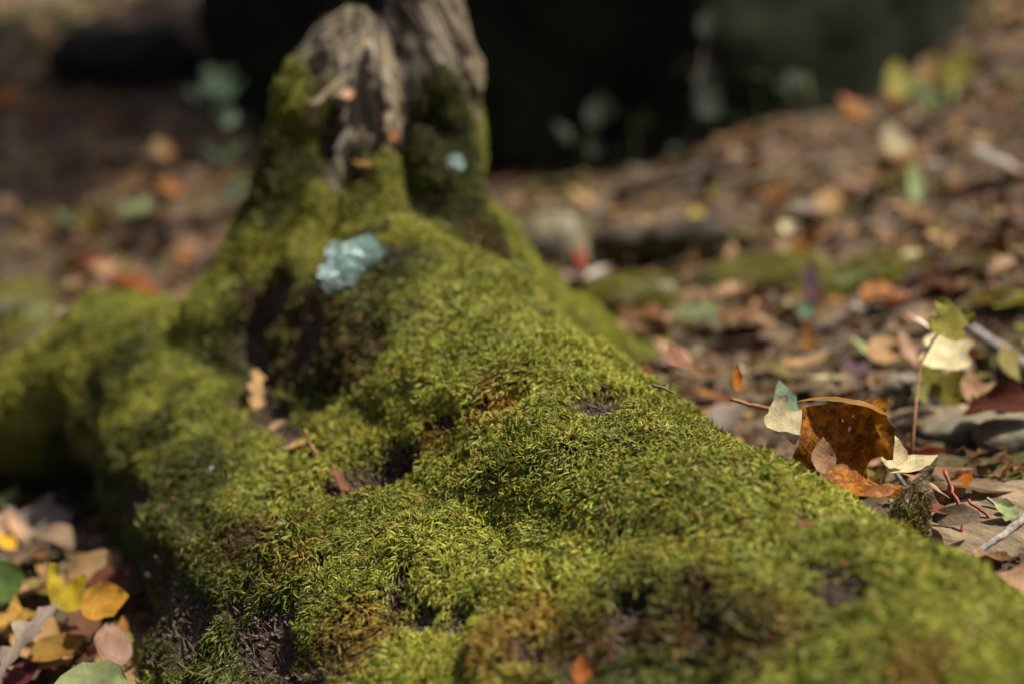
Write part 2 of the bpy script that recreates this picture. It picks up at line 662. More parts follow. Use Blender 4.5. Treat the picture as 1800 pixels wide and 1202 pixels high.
def vnormals(V, F):
    n = np.cross(V[F[:, 2]] - V[F[:, 0]], V[F[:, 3]] - V[F[:, 1]])
    N = np.zeros_like(V)
    for k in range(4):
        np.add.at(N, F[:, k], n)
    return N / np.maximum(np.linalg.norm(N, axis=1, keepdims=True), 1e-12)


BV, BF = surface_nets((-.70, .08, -.30), (.78, 1.72, .55), 0.0085)
# drop what is deep in the ground
gb = ground_xy(BV[:, 0], BV[:, 1])
keepv = BV[:, 2] > gb - 0.05
keepf = keepv[BF].all(1)
BF = BF[keepf]
used = np.unique(BF)
rem = -np.ones(len(BV), int)
rem[used] = np.arange(len(used))
BV, BF = BV[used], rem[BF]
BN = vnormals(BV, BF)
bvh0 = BVHTree.FromPolygons(BV.tolist(), BF.tolist())


def on_log(u, v, fallback=1.0):
    d = ray(u, v)
    L = d.length
    hit = bvh0.ray_cast(CAM, d / L)
    if hit[0] is None:
        return at(u, v, fallback)
    return hit[0]


def near_spots(P, spots, grow=1.0):
    """1 inside the given spots (u, v, radius in metres, stretch ignored), fading at the rim"""
    m = np.zeros(len(P))
    wob = 0.55 * fbm(P * 60, 50, 3)
    for u, v, r in spots:
        r = r * grow
        c = np.array(on_log(u, v))
        dist = np.sqrt(((P - c) ** 2).sum(1)) / r + wob
        m = np.maximum(m, sstep(1.25, 0.65, dist))
    return m


BARE = [(1045, 722, .016), (690, 828, .019), (665, 845, .015), (480, 745, .018), (450, 700, .018), (525, 780, .015), (430, 775, .014), (555, 810, .012), (610, 855, .013), (500, 765, .014),
        (705, 1065, .008), (745, 1100, .010), (810, 1105, .010), (720, 1020, .007), (560, 1000, .008), (1470, 1050, .013), (1105, 1085, .010), (930, 1165, .007), (1030, 1195, .010), (865, 1010, .010),
        (1425, 930, .010), (1640, 925, .022), (1610, 890, .016), (550, 590, .02), (470, 600, .02), (500, 530, .02),
        (470, 1120, .016), (420, 1080, .008), (500, 1150, .012), (300, 1060, .015), (350, 1140, .015), 
        (1105, 1150, .008), (1260, 1120, .008), (800, 745, .005)]
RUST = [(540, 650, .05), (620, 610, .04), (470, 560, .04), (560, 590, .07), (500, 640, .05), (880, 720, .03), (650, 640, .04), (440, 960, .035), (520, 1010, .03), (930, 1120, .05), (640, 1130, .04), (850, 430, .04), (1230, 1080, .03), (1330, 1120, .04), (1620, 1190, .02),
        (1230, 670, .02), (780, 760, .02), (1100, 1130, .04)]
DARK_AND_SHADE = [(560, 600, .08), (500, 620, .07), (640, 540, .05), (540, 640, .06), (640, 610, .05), (470, 590, .05), (590, 690, .035), (235, 640, .025), (290, 770, .03), (180, 700, .03), (400, 620, .03), (130, 800, .05), (330, 700, .015), (250, 600, .012), (790, 180, .05), (785, 260, .05), (800, 350, .05), (840, 420, .05), (820, 300, .05), (490, 280, .04), (465, 340, .05), (600, 560, .07), (510, 560, .06), (700, 480, .04), (640, 430, .03),  # dark buttress moss, plus shade of crook and hollows painted into the moss
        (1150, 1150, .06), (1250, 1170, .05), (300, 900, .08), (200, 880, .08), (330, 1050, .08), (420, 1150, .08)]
WOOD = [(770, 60, .055), (800, 130, .03), (700, 30, .05), (720, 120, .035), (640, 60, .04), (560, 70, .04), (520, 95, .025), (690, 190, .03), (665, 130, .028), (600, 220, .022), (590, 290, .024), (690, 250, .02), (830, 190, .022), (735, 200, .018), (640, 180, .018)]


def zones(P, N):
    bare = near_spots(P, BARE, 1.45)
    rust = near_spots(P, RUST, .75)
    dark = near_spots(P, DARK_AND_SHADE)
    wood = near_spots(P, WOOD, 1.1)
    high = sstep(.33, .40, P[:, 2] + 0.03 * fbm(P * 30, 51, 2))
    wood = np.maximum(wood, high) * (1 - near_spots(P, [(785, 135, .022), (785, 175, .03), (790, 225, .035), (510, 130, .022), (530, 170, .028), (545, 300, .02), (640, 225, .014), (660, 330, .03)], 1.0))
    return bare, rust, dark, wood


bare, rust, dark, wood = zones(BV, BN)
hollow = near_spots(BV, [(672, 838, .022), (630, 868, .014)], 1.0)
hag = BV[:, 2] - ground_xy(BV[:, 0], BV[:, 1])
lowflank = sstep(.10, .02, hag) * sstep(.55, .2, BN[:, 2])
along = BV @ np.array([.57, -.82, 0.0])
across = BV @ np.array([-.82, -.57, 0.0])
streak = fbm(np.stack([along * 7, across * 26, BV[:, 2] * 34], 1), 65, 3)
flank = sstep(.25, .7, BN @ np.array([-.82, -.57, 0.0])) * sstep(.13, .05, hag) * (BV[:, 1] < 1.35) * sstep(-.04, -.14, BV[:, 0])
flank_bare = flank * sstep(-.05, .25, streak)
thick = (1 - .75 * flank_bare) * (1 - bare) * (1 - wood) * (1 - 0.45 * lowflank)
# cushions of moss: rounded lumps standing proud of the wood
l1 = 1 - np.abs(fbm(BV * 17, 60, 2)) * 2.2
l2 = 1 - np.abs(fbm(BV * 38, 61, 2)) * 2.0
onstump = sstep(.14, .24, BV[:, 2])
lump = (0.0045 * l1 + 0.005 * l2) * (1 - .75 * onstump)
BV2 = BV + BN * (thick * (0.003 + np.clip(lump, -.004, .013)) - 0.002 * bare - 0.009 * hollow)[:, None]
bark_rough = 0.004 * fbm(BV * np.array([70, 70, 25]), 63, 2)
BV2 = BV2 + BN * (bark_rough * (1 - thick))[:, None]
BN2 = vnormals(BV2, BF)

stump = empty('mossy_stump', (-.13, 1.43, gz(-.13, 1.43)), 'broken moss-covered tree stump with a long mossy root reaching into the foreground', 'stump')
# zone colours of the body
nz = fbm(BV * 22, 70, 3)[:, None]
c_duff = np.array(lin(40, 33, 16)) * (1 + 0.3 * nz)
c_bark = np.array(lin(92, 76, 63)) * (1 + 0.45 * nz)
c_wood = np.array(lin(120, 111, 96)) * (1 + 0.35 * nz)
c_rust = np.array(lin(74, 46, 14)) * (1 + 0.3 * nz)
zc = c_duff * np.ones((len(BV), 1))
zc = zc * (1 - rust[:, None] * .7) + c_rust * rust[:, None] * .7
bb = np.maximum(np.maximum(bare, lowflank * .8), flank * (.35 + .5 * sstep(-.3, .3, streak)))[:, None]
zc = zc * (1 - bb) + c_bark * bb
zc = zc * (1 - wood[:, None]) + c_wood * wood[:, None]
body_me = mesh_np('stump_body', BV2, BF)
ca = body_me.attributes.new('zone', 'FLOAT_COLOR', 'POINT')
ca.data.foreach_set('color', np.concatenate([np.clip(zc, 0.004, 1), wood[:, None]], 1).astype(np.float32).ravel())
body = add('stump_body', body_me, M_BODY)


def adopt(o, parent):
    """parent keeping the world place"""
    bpy.context.view_layer.update()
    o.parent = parent
    o.matrix_parent_inverse = Matrix.LocRotScale(parent.location, parent.rotation_euler.to_quaternion(), parent.scale).inverted()


adopt(body, stump)

# ------------------------------------------------------------------ moss shoots (prototypes for the moss carpets)
PROTO = bpy.data.collections.new('moss_shoot_library')


def make_shoot(seed, branches):
    r = random.Random(seed)
    V, F = [], []

    def stem(p0, d0, bend, L, w, n=6):
        p = Vector(p0)
        d = Vector(d0).normalized()
        pts, rad = [p.copy()], [w * .7]
        for i in range(n):
            d = (d + bend * (1 / n) + Vector((r.gauss(0, .07), r.gauss(0, .07), r.gauss(0, .05)))).normalized()
            p = p + d * (L / n)
            pts.append(p.copy())
            t = (i + 1) / n
            rad.append(w * (1.08 if i % 2 else .92) * (1 - t ** 4) + 0.003)
        v, f = tube(pts, rad, 3, False)
        i0 = len(V)
        V.extend(v)
        F.extend(tuple(i0 + k for k in q) for q in f)
        for i in range(1, n):
            for s in (-1, 1):
                t = (pts[i + 1] - pts[i]).normalized()
                side = t.cross(Vector((r.gauss(0, 1), r.gauss(0, 1), r.gauss(0, 1)))).normalized()
                b = pts[i]
                tip = b + t * L * .17 + side * w * 1.15
                q = t.cross(side) * w * .55
                i0 = len(V)
                V.extend([tuple(b - q + side * w * .4), tuple(b + q + side * w * .4), tuple(tip)])
                F.append((i0, i0 + 1, i0 + 2))
        return pts
    bend = Vector((r.uniform(.6, 1.9), r.gauss(0, .35), -r.uniform(0, .5)))
    pts = stem((0, 0, 0), (r.gauss(0, .15), r.gauss(0, .15), 1), bend, 1.0, .058)
    for k in range(branches):
        i = r.randint(1, 4)
        t = (pts[i + 1] - pts[i]).normalized()
        side = t.cross(Vector((r.gauss(0, 1), r.gauss(0, 1), r.gauss(0, 1)))).normalized()
        stem(pts[i], t + side * 1.1, t * .5 + Vector((.3, 0, 0)), r.uniform(.35, .6), .05, 4)
    me = mesh_np('moss_shoot', V, F, False)
    me.materials.append(M_MOSS)
    o = bpy.data.objects.new('moss_shoot', me)
    PROTO.objects.link(o)


NPROTO = 10
for k in range(NPROTO):
    make_shoot(100 + k, (0, 1, 0, 2, 1)[k % 5])

ng = bpy.data.node_groups.new('moss_growth', 'GeometryNodeTree')
ng.interface.new_socket('Geometry', in_out='INPUT', socket_type='NodeSocketGeometry')
ng.interface.new_socket('Geometry', in_out='OUTPUT', socket_type='NodeSocketGeometry')
gi, go = ng.nodes.new('NodeGroupInput'), ng.nodes.new('NodeGroupOutput')
iop = ng.nodes.new('GeometryNodeInstanceOnPoints')
ci = ng.nodes.new('GeometryNodeCollectionInfo')
ci.inputs['Collection'].default_value = PROTO
ci.inputs['Separate Children'].default_value = True
ci.inputs['Reset Children'].default_value = True


def named(nm, ty):
    k = ng.nodes.new('GeometryNodeInputNamedAttribute')
    k.data_type = ty
    k.inputs['Name'].default_value = nm
    return [s for s in k.outputs if s.name == 'Attribute' and s.enabled][0]


ng.links.new(gi.outputs[0], iop.inputs['Points'])
ng.links.new(ci.outputs[0], iop.inputs['Instance'])
iop.inputs['Pick Instance'].default_value = True
ng.links.new(named('variant', 'INT'), iop.inputs['Instance Index'])
ng.links.new(named('rot', 'QUATERNION'), iop.inputs['Rotation'])
ng.links.new(named('size', 'FLOAT_VECTOR'), iop.inputs['Scale'])
ng.links.new(iop.outputs[0], go.inputs[0])


def quats(Z, X):
    Z = Z / np.linalg.norm(Z, axis=1, keepdims=True)
    Y = np.cross(Z, X)
    Y /= np.maximum(np.linalg.norm(Y, axis=1, keepdims=True), 1e-9)
    X = np.cross(Y, Z)
    m = np.stack([X, Y, Z], -1)
    t = m[:, 0, 0] + m[:, 1, 1] + m[:, 2, 2]
    q = np.empty((len(Z), 4))
    q[:, 0] = np.sqrt(np.maximum(1 + t, 1e-9)) / 2
    q[:, 1] = np.copysign(np.sqrt(np.maximum(1 + m[:, 0, 0] - m[:, 1, 1] - m[:, 2, 2], 0)) / 2, m[:, 2, 1] - m[:, 1, 2])
    q[:, 2] = np.copysign(np.sqrt(np.maximum(1 - m[:, 0, 0] + m[:, 1, 1] - m[:, 2, 2], 0)) / 2, m[:, 0, 2] - m[:, 2, 0])
    q[:, 3] = np.copysign(np.sqrt(np.maximum(1 - m[:, 0, 0] - m[:, 1, 1] + m[:, 2, 2], 0)) / 2, m[:, 1, 0] - m[:, 0, 1])
    return q / np.linalg.norm(q, axis=1, keepdims=True)


def sample(V, F, N, w, count):
    """area- and weight-distributed points on a quad mesh"""
    T = np.concatenate([F[:, [0, 1, 2]], F[:, [0, 2, 3]]])
    A = 0.5 * np.linalg.norm(np.cross(V[T[:, 1]] - V[T[:, 0]], V[T[:, 2]] - V[T[:, 0]]), axis=1)
    W = A * w[T].mean(1)
    k = RNG.choice(len(T), count, p=W / W.sum())
    a, b = RNG.random(count), RNG.random(count)
    s = np.sqrt(a)
    bc = np.stack([1 - s, s * (1 - b), s * b], 1)
    t = T[k]
    P = (V[t] * bc[:, :, None]).sum(1)
    n = (N[t] * bc[:, :, None]).sum(1)
    return P, n / np.linalg.norm(n, axis=1, keepdims=True), t, bc


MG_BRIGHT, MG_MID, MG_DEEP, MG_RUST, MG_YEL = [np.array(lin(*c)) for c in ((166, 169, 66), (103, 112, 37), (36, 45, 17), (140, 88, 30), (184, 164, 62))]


def moss_object(P, N, length, rustw, darkw, droop=0.62):
    n = len(P)
    down = np.array([0, 0, -1.0]) - N * (-N[:, 2:3])
    dl = np.linalg.norm(down, axis=1, keepdims=True)
    down = down / np.maximum(dl, 1e-6)
    flow = np.stack([vnoise(P * 34, 80), vnoise(P * 34, 81), vnoise(P * 34, 82)], 1)
    flow -= N * (flow * N).sum(1, keepdims=True)
    rnd = RNG.normal(size=(n, 3))
    steep = np.clip(dl, 0, 1)
    tang = down * steep * 1.0 + flow * 1.5 + rnd * 0.34
    tang -= N * (tang * N).sum(1, keepdims=True)
    Z = N * (1 - 0.35 * droop) + tang * droop
    q = quats(Z, tang + rnd * .3 + 1e-4)
    me = bpy.data.meshes.new('moss_carpet')
    me.vertices.add(n)
    me.vertices.foreach_set('co', P.astype(np.float32).ravel())
    a = me.attributes.new('rot', 'QUATERNION', 'POINT')
    a.data.foreach_set('value', q.astype(np.float32).ravel())
    a = me.attributes.new('variant', 'INT', 'POINT')
    a.data.foreach_set('value', RNG.integers(0, NPROTO, n).astype(np.int32))
    L = length * RNG.uniform(.65, 1.25, n)
    wd = L * RNG.uniform(.85, 1.2, n)
    a = me.attributes.new('size', 'FLOAT_VECTOR', 'POINT')
    a.data.foreach_set('vector', np.stack([wd, wd, L], 1).astype(np.float32).ravel())
    k = fbm(P * 16, 90, 3)
    k2 = fbm(P * 60, 91, 2)
    t = np.clip(0.55 + 0.7 * k + 0.35 * k2 + RNG.normal(0, .22, n), 0, 1.1)[:, None]
    c = MG_MID * (1 - t) + MG_BRIGHT * t
    y = (RNG.random(n) < 0.10 + 0.16 * np.clip(fbm(P * 9, 92, 2) * 2, 0, 1))[:, None]
    c = np.where(y, c * .4 + MG_YEL * .6, c)
    ru = np.clip(rustw + 0.0 * k + (RNG.random(n) < 0.06) * .85, 0, 1)
    ru = (ru * RNG.uniform(.3, 1.1, n)).clip(0, 1)[:, None]
    c = c * (1 - ru) + MG_RUST * ru
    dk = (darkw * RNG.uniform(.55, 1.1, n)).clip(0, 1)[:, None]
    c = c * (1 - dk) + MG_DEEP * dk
    c *= RNG.uniform(.75, 1.2, (n, 1))
    a = me.attributes.new('mcol', 'FLOAT_COLOR', 'POINT')
    a.data.foreach_set('color', np.concatenate([c, np.ones((n, 1))], 1).astype(np.float32).ravel())
    me.update()
    me.materials.append(M_MOSS)
    o = bpy.data.objects.new('moss_carpet', me)
    COL.objects.link(o)
    o['kind'] = 'stuff'
    md = o.modifiers.new('growth', 'NODES')
    md.node_group = ng
    return o


view = (np.array(CAM) - BV2)
view /= np.linalg.norm(view, axis=1, keepdims=True)
facing = (view * BN2).sum(1)
sparse_zone = near_spots(BV, [(560, 590, .065), (490, 620, .055), (470, 540, .035), (640, 560, .03), (690, 500, .025), (700, 455, .02), (600, 660, .035), (650, 620, .03), (530, 660, .04), (640, 690, .02), (770, 740, .012), (860, 720, .012), (430, 960, .02), (1130, 1140, .025), (1230, 1150, .022), (930, 1140, .012)], 1.1)
vis = 0.25 + 0.75 * sstep(-.35, -.05, facing)
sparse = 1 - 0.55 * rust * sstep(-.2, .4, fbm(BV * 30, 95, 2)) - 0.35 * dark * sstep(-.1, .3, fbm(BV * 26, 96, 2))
pn = fbm(BV * np.array([26, 26, 17]), 97, 3)
patch = sstep(-.75, -.45, pn) * (1 - onstump) + onstump * sstep(-.30, .02, pn)
dist2 = (np.linalg.norm(BV2 - np.array(CAM), axis=1))
dens = thick ** 1.2 * vis * np.clip(sparse, .12, 1) * (1 - .78 * sparse_zone) * (0.14 + 0.86 * patch) * np.clip(1.15 - .3 * np.abs(dist2 - 1), .6, 1.1)
dens = dens * (1 - .25 * lowflank) * (BV2[:, 2] > gb[used] - .005)
NM = 270000
P, N, t3, bc = sample(BV2, BF, BN2, dens + 1e-5, NM)
bary = lambda arr: (arr[t3] * bc).sum(1)
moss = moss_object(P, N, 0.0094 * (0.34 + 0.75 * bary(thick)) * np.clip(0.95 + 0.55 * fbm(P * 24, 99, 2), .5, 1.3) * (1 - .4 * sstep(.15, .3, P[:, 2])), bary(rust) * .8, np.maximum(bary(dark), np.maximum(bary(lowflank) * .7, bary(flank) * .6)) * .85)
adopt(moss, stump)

# ------------------------------------------------------------------ leaves
OUTLINES = {
    'ovate': [(0, .01), (.04, .09), (.12, .20), (.25, .30), (.4, .335), (.55, .315), (.7, .25), (.83, .16), (.93, .07), (1, 0)],
    'narrow': [(0, .01), (.08, .07), (.2, .14), (.4, .18), (.6, .165), (.78, .11), (.92, .05), (1, 0)],
    'round': [(0, .02), (.03, .17), (.12, .32), (.28, .43), (.48, .46), (.66, .41), (.82, .29), (.94, .13), (1, 0)],
    'tulip': [(.03, .02), (0, .18), (.05, .36), (.16, .47), (.28, .47), (.36, .36), (.46, .34), (.58, .44), (.72, .50), (.84, .40), (.88, .24), (.84, .10), (.80, 0)],
    'oak': [(0, .012), (.10, .06), (.17, .19), (.23, .10), (.30, .12), (.38, .30), (.44, .28), (.48, .13), (.55, .15), (.63, .34), (.70, .30), (.73, .15), (.80, .14), (.87, .22), (.93, .13), (1, 0)],
    'maple': [(.06, .01), (0, .10), (-.04, .30), (.06, .28), (.12, .50), (.24, .34), (.36, .34), (.56, .58), (.60, .40), (.68, .36), (.62, .16), (.76, .20), (.84, .12), (1, 0)],
}


def outline_pts(kind, jit, rnd):
    h = OUTLINES[kind]
    L = [(-w * (1 + rnd.gauss(0, jit)), y + rnd.gauss(0, jit * .15)) for y, w in h]
    Rr = [(w * (1 + rnd.gauss(0, jit)), y + rnd.gauss(0, jit * .15)) for y, w in h]
    return L + Rr[:-1][::-1] if h[-1][1] == 0 else L + Rr[::-1]


def cdt_blade(poly, step, holes=(), rnd=random):
    """triangulated blade inside an outline; returns 2D verts, tris"""
    poly = [Vector(p) for p in poly]
    n = len(poly)

    def inside(x, y, pg):
        c = False
        for i in range(len(pg)):
            (x0, y0), (x1, y1) = pg[i], pg[i - 1]
            if (y0 > y) != (y1 > y) and x < (x1 - x0) * (y - y0) / (y1 - y0 + 1e-12) + x0:
                c = not c
        return c
    pts = list(poly)
    edges = [(i, (i + 1) % n) for i in range(n)]
    xs = [p.x for p in poly]
    ys = [p.y for p in poly]
    y = min(ys) + step * .5
    while y < max(ys):
        x = step * math.floor(min(xs) / step)
        while x < max(xs):
            px, py = x + rnd.uniform(-.15, .15) * step * (abs(x) > 1e-6), y + rnd.uniform(-.15, .15) * step
            if inside(px, py, poly) and min((Vector((px, py)) - q).length for q in poly) > step * .45:
                pts.append(Vector((px, py)))
            x += step
        y += step
    hp = []
    for (hx, hy, hr) in holes:
        ring = [Vector((hx + hr * rnd.uniform(.7, 1.2) * math.cos(k * math.pi / 3), hy + 1.4 * hr * rnd.uniform(.7, 1.2) * math.sin(k * math.pi / 3))) for k in range(6)]
        i0 = len(pts)
        pts += ring
        edges += [(i0 + k, i0 + (k + 1) % 6) for k in range(6)]
        hp.append([tuple(q) for q in ring])
    v, e, f, *_ = delaunay_2d_cdt(pts, edges, [], 0, 1e-5)
    pg = [tuple(p) for p in poly]
    out = []
    for t in f:
        cx = sum(v[i].x for i in t) / len(t)
        cy = sum(v[i].y for i in t) / len(t)
        if inside(cx, cy, pg) and not any(inside(cx, cy, h) for h in hp):
            out.append(tuple(t))
    return np.array([[p.x, p.y] for p in v]), out


def bend2(V2, bl, bw, fold, wave, seed, twist=0.0):
    x, y = V2[:, 0].copy(), V2[:, 1] - .5
    z = fold * np.abs(x)
    q = np.stack([x * 4.5, y * 4.5, 0 * x + seed * 3.7], 1)
    z = z + wave * (vnoise(q, seed) + .5 * vnoise(q * 2.3, seed + 1)) * (.35 + np.abs(x) * 2.2)
    if abs(bw) > 1e-3:
        k = bw
        x, z = np.sin(k * x) / k * (1 - k * 0), z + (1 - np.cos(k * x)) / k
    if abs(bl) > 1e-3:
        k = bl
        r = 1 / k - z
        y, z = np.sin(k * y) * r, 1 / k - np.cos(k * y) * r
    if twist:
        a = twist * V2[:, 1]
        x, z = x * np.cos(a) - z * np.sin(a), x * np.sin(a) + z * np.cos(a)
    return np.stack([x, y, z], 1)


def leaf_mesh(name, kind, seed, step=.16, bl=.5, bw=.8, fold=.1, wave=.05, jit=.07, stalk=0.0, holes=(), poly=None, twist=0.0):
    rnd = random.Random(seed)
    p = poly if poly else outline_pts(kind, jit, rnd)
    V2, F = cdt_blade(p, step, holes, rnd)
    V = bend2(V2, bl, bw, fold, wave, seed, twist)
    uvs = V2.copy()
    V = V.tolist()
    F = list(F)
    if stalk > 0:
        b = Vector(V[int(np.argmin(np.abs(V2[:, 1]) + np.abs(V2[:, 0])))])
        pts = [b + Vector((0, .03, -.004)), b + Vector((0, -stalk * .5, -.01 + rnd.gauss(0, .03))), b + Vector((rnd.gauss(0, .05), -stalk, rnd.gauss(0, .05)))]
        v, f = tube(pts, [.012, .010, .013], 3)
        i0 = len(V)
        V += v
        F += [tuple(i0 + k for k in q) for q in f]
        uvs = np.concatenate([uvs, np.zeros((len(v), 2))])
    me = mesh_np(name, V, F)
    uvl = me.uv_layers.new(name='leaf')
    li = np.empty(len(me.loops), np.int32)
    me.loops.foreach_get('vertex_index', li)
    uvl.data.foreach_set('uv', uvs[li].astype(np.float32).ravel())
    return me


COLS = {
    'tan': lin(162, 131, 90), 'grey_brown': lin(120, 103, 84), 'pink_tan': lin(166, 134, 106), 'orange_brown': lin(158, 106, 56),
    'yellow': lin(206, 164, 46), 'yellow_green': lin(146, 144, 66), 'cream': lin(206, 196, 156), 'dark_brown': lin(74, 50, 34),
    'red_brown': lin(106, 60, 44), 'blue_green': lin(84, 106, 84), 'grey': lin(150, 140, 132), 'olive': lin(112, 104, 52),
    'green': lin(82, 104, 46), 'shade_dull_green': lin(36, 48, 40), 'shade_dark_green': lin(30, 42, 24), 'pale_green': lin(150, 166, 116), 'orange': lin(196, 118, 36), 'white': lin(222, 216, 206), 'purple': lin(92, 68, 80), 'red': lin(176, 58, 34),  # greens of the boulder foot seedlings are darkened for the shade there
}


def place(o, loc, size, yaw=0, pitch=0, roll=0, normal=None):
    q = Quaternion((0, 0, 1), R(yaw)) @ Quaternion((0, 1, 0), R(roll)) @ Quaternion((1, 0, 0), R(pitch))
    if normal is not None:
        q = Vector((0, 0, 1)).rotation_difference(normal) @ q
    o.rotation_mode = 'QUATERNION'
    o.rotation_quaternion = q
    o.location = loc
    o.scale = (size, size, size)


LEAVES_N = 0


def hero(label, u, v, size, kind, col, seed, yaw=0, pitch=0, roll=0, lift=.012, d=None, on='ground', spots=.35, name='fallen_leaf', cat='leaf', shift=1.0, group='fallen leaves', sx=1.0, **kw):
    global LEAVES_N
    kw.setdefault('step', .10)
    me = leaf_mesh(name, kind, seed, **kw)
    o = add(name, me, M_LEAF)
    if d is not None:
        loc = at(u, v, d)
    elif on == 'log':
        loc = on_log(u, v)
        loc = loc + (CAM - loc).normalized() * lift
        lift = 0
    else:
        loc = on_ground(u, v, lift)
    if (loc - CAM).length > 1.5:
        size *= .8
    place(o, loc, size, yaw, pitch, roll)
    o.scale.x *= sx
    c = COLS[col] if isinstance(col, str) else col
    o.color = (*[min(1, k * shift) for k in c], spots)
    tag(o, label, cat, group)
    LEAVES_N += 1
    return o


# --- right of the root
BIG = [(-.50, .10), (-.42, .40), (-.38, .62), (-.20, .64), (.02, .63), (.20, .66), (.45, .72), (.48, .50), (.53, .33), (.50, .20), (.36, .17), (.31, .05), (.36, -.13), (.12, -.15), (-.03, -.06), (-.10, .13), (-.20, .05), (-.30, -.02)]
BIG = [(x, y + .2) for x, y in BIG]
_rb = random.Random(12)
BIG = [q for i in range(len(BIG)) for q in [BIG[i]] + [(BIG[i][0] * (1 - t) + BIG[(i + 1) % len(BIG)][0] * t + _rb.gauss(0, .014), BIG[i][1] * (1 - t) + BIG[(i + 1) % len(BIG)][1] * t + _rb.gauss(0, .014)) for t in (.33, .66)]]
hero('large upright brown speckled leaf glowing in backlight, with small holes, beside the mossy root', 1470, 775, .074, 'ovate', lin(152, 100, 16), 301, yaw=6, pitch=78, roll=4, d=1.005, poly=BIG, step=.05, bl=-.9, bw=1.1, fold=0, wave=.10, holes=[(.12, .62, .022), (.05, .70, .012), (.14, .74, .009)], spots=.95)
hero('tan curled rim folded over the top of the large brown leaf', 1482, 708, .070, 'narrow', 'tan', 302, yaw=84, pitch=6, roll=25, d=1.0, bl=-.5, bw=1.6, fold=.1, wave=.05, step=.08, spots=.15, shift=1.1)
hero('pale tan leaf lobe sticking out left of the large brown leaf', 1372, 742, .036, 'tulip', 'cream', 303, yaw=60, pitch=35, roll=-20, d=1.02, bl=.6, wave=.05, spots=.15, shift=.6)
hero('crinkled rusty orange leaf lying on the edge of the mossy root', 1518, 846, .074, 'ovate', lin(154, 100, 28), 304, yaw=-60, pitch=-14, roll=8, d=.985, bl=-.9, bw=1.2, fold=.05, wave=.13, step=.06, spots=.9)
hero('creamy white rounded leaf right of the large brown leaf', 1558, 790, .030, 'round', 'cream', 305, yaw=20, pitch=55, roll=20, d=1.03, bw=1.8, bl=.6, spots=.1, shift=.75)
hero('creamy leaf with a curled tip lying behind the bark flake', 1605, 818, .042, 'ovate', 'cream', 306, sx=1.2, yaw=-75, pitch=12, roll=-6, d=1.03, bl=.3, wave=.05, spots=.15, shift=.85)
hero('small pale pink leaf shard standing in the notch under the big brown leaf', 1447, 800, .026, 'ovate', 'pink_tan', 307, yaw=0, pitch=70, d=.985, bl=.3, spots=.1, shift=1.15)
hero('reddish brown curled leaf with tan back behind the bark flake', 1650, 885, .050, 'ovate', 'red_brown', 308, yaw=-40, pitch=-25, roll=30, d=.985, bl=-.8, bw=1.8, wave=.05, spots=.4)
hero('long tan leaf back leaning down to the right of the bark flake', 1628, 850, .040, 'narrow', 'pink_tan', 309, yaw=-125, pitch=-14, roll=-25, d=1.0, bl=-.3, bw=1.4, spots=.1, shift=1.1)
hero('grey tan leaf with glowing orange underside right of the bark flake', 1660, 832, .046, 'ovate', lin(170, 140, 112), 310, yaw=-100, pitch=12, roll=-28, d=1.07, bl=.2, bw=1.2, spots=.15)
hero('small bright orange leaf scrap below the grey tan leaf', 1690, 850, .026, 'ovate', 'orange', 311, yaw=-70, pitch=40, d=1.06, bw=1.1, spots=.3)
hero('dark curled leaf crescent at the edge of the mossy root', 1685, 905, .040, 'narrow', 'grey_brown', 312, yaw=-80, pitch=6, roll=50, d=.965, bl=-1.5, bw=1.6, spots=.5, shift=.7)
hero('brown leaf lying flat beyond the red stalks', 1730, 870, .06, 'ovate', 'grey_brown', 313, yaw=-110, pitch=4, roll=-8, lift=.012, bl=.5, spots=.3)
hero('grey green leaf standing behind the pale leaf lobe', 1378, 706, .034, 'ovate', lin(112, 136, 116), 314, yaw=30, pitch=62, d=1.07, bl=.4, spots=.1)
hero('small upright orange leaf beyond the mossy root', 1296, 664, .022, 'narrow', 'orange', 315, yaw=0, pitch=72, d=1.12, bw=2.0, spots=.1)
hero('tan leaf with brown curled edge peeking over the mossy root', 1205, 640, .065, 'ovate', lin(128, 92, 72), 316, yaw=140, pitch=24, roll=-20, d=1.14, bw=1.7, bl=-.5, spots=.3)
hero('pale oblong leaf pointing at the large brown leaf', 1456, 668, .050, 'narrow', 'cream', 317, yaw=-140, pitch=14, lift=.02, bw=1.3, spots=.25, shift=.85)
hero('pale curved leaf lying left of the pale oblong leaf', 1415, 640, .055, 'narrow', 'tan', 318, yaw=-70, pitch=6, lift=.02, bw=1.9, bl=1.0, spots=.2)
hero('purple rotting leaf in the litter below the seedling', 1500, 648, .032, 'maple', 'purple', 319, yaw=20, pitch=10, lift=.015, spots=.3)
hero('pale green round leaf left of the purple rotting leaf', 1512, 618, .03, 'round', 'pale_green', 320, yaw=80, pitch=40, lift=.015, spots=.2)
hero('tan rounded leaf behind the purple rotting leaf', 1555, 622, .04, 'round', 'tan', 321, yaw=-10, pitch=25, lift=.015, spots=.2)
hero('pink tan narrow leaf leaning beside the seedling stem', 1595, 612, .042, 'narrow', 'pink_tan', 322, yaw=20, pitch=40, lift=.018, spots=.2)
hero('white oval leaf behind the yellow green seedling leaf', 1622, 570, .034, 'ovate', 'white', 323, yaw=100, pitch=32, d=1.22, spots=.05)
hero('dark red leaf hanging under the yellow green seedling leaf', 1683, 594, .034, 'ovate', 'red_brown', 324, yaw=70, pitch=30, d=1.22, bw=1.4, spots=.3)
hero('cream leaf with pointed lobes under the seedling leaf', 1664, 628, .044, 'tulip', 'cream', 325, yaw=160, pitch=-30, d=1.20, spots=.1, bl=.5)
hero('green leaf with orange edge on the ground below the seedling leaf', 1655, 678, .046, 'tulip', lin(116, 118, 40), 326, yaw=-30, pitch=45, lift=.018, spots=.6)
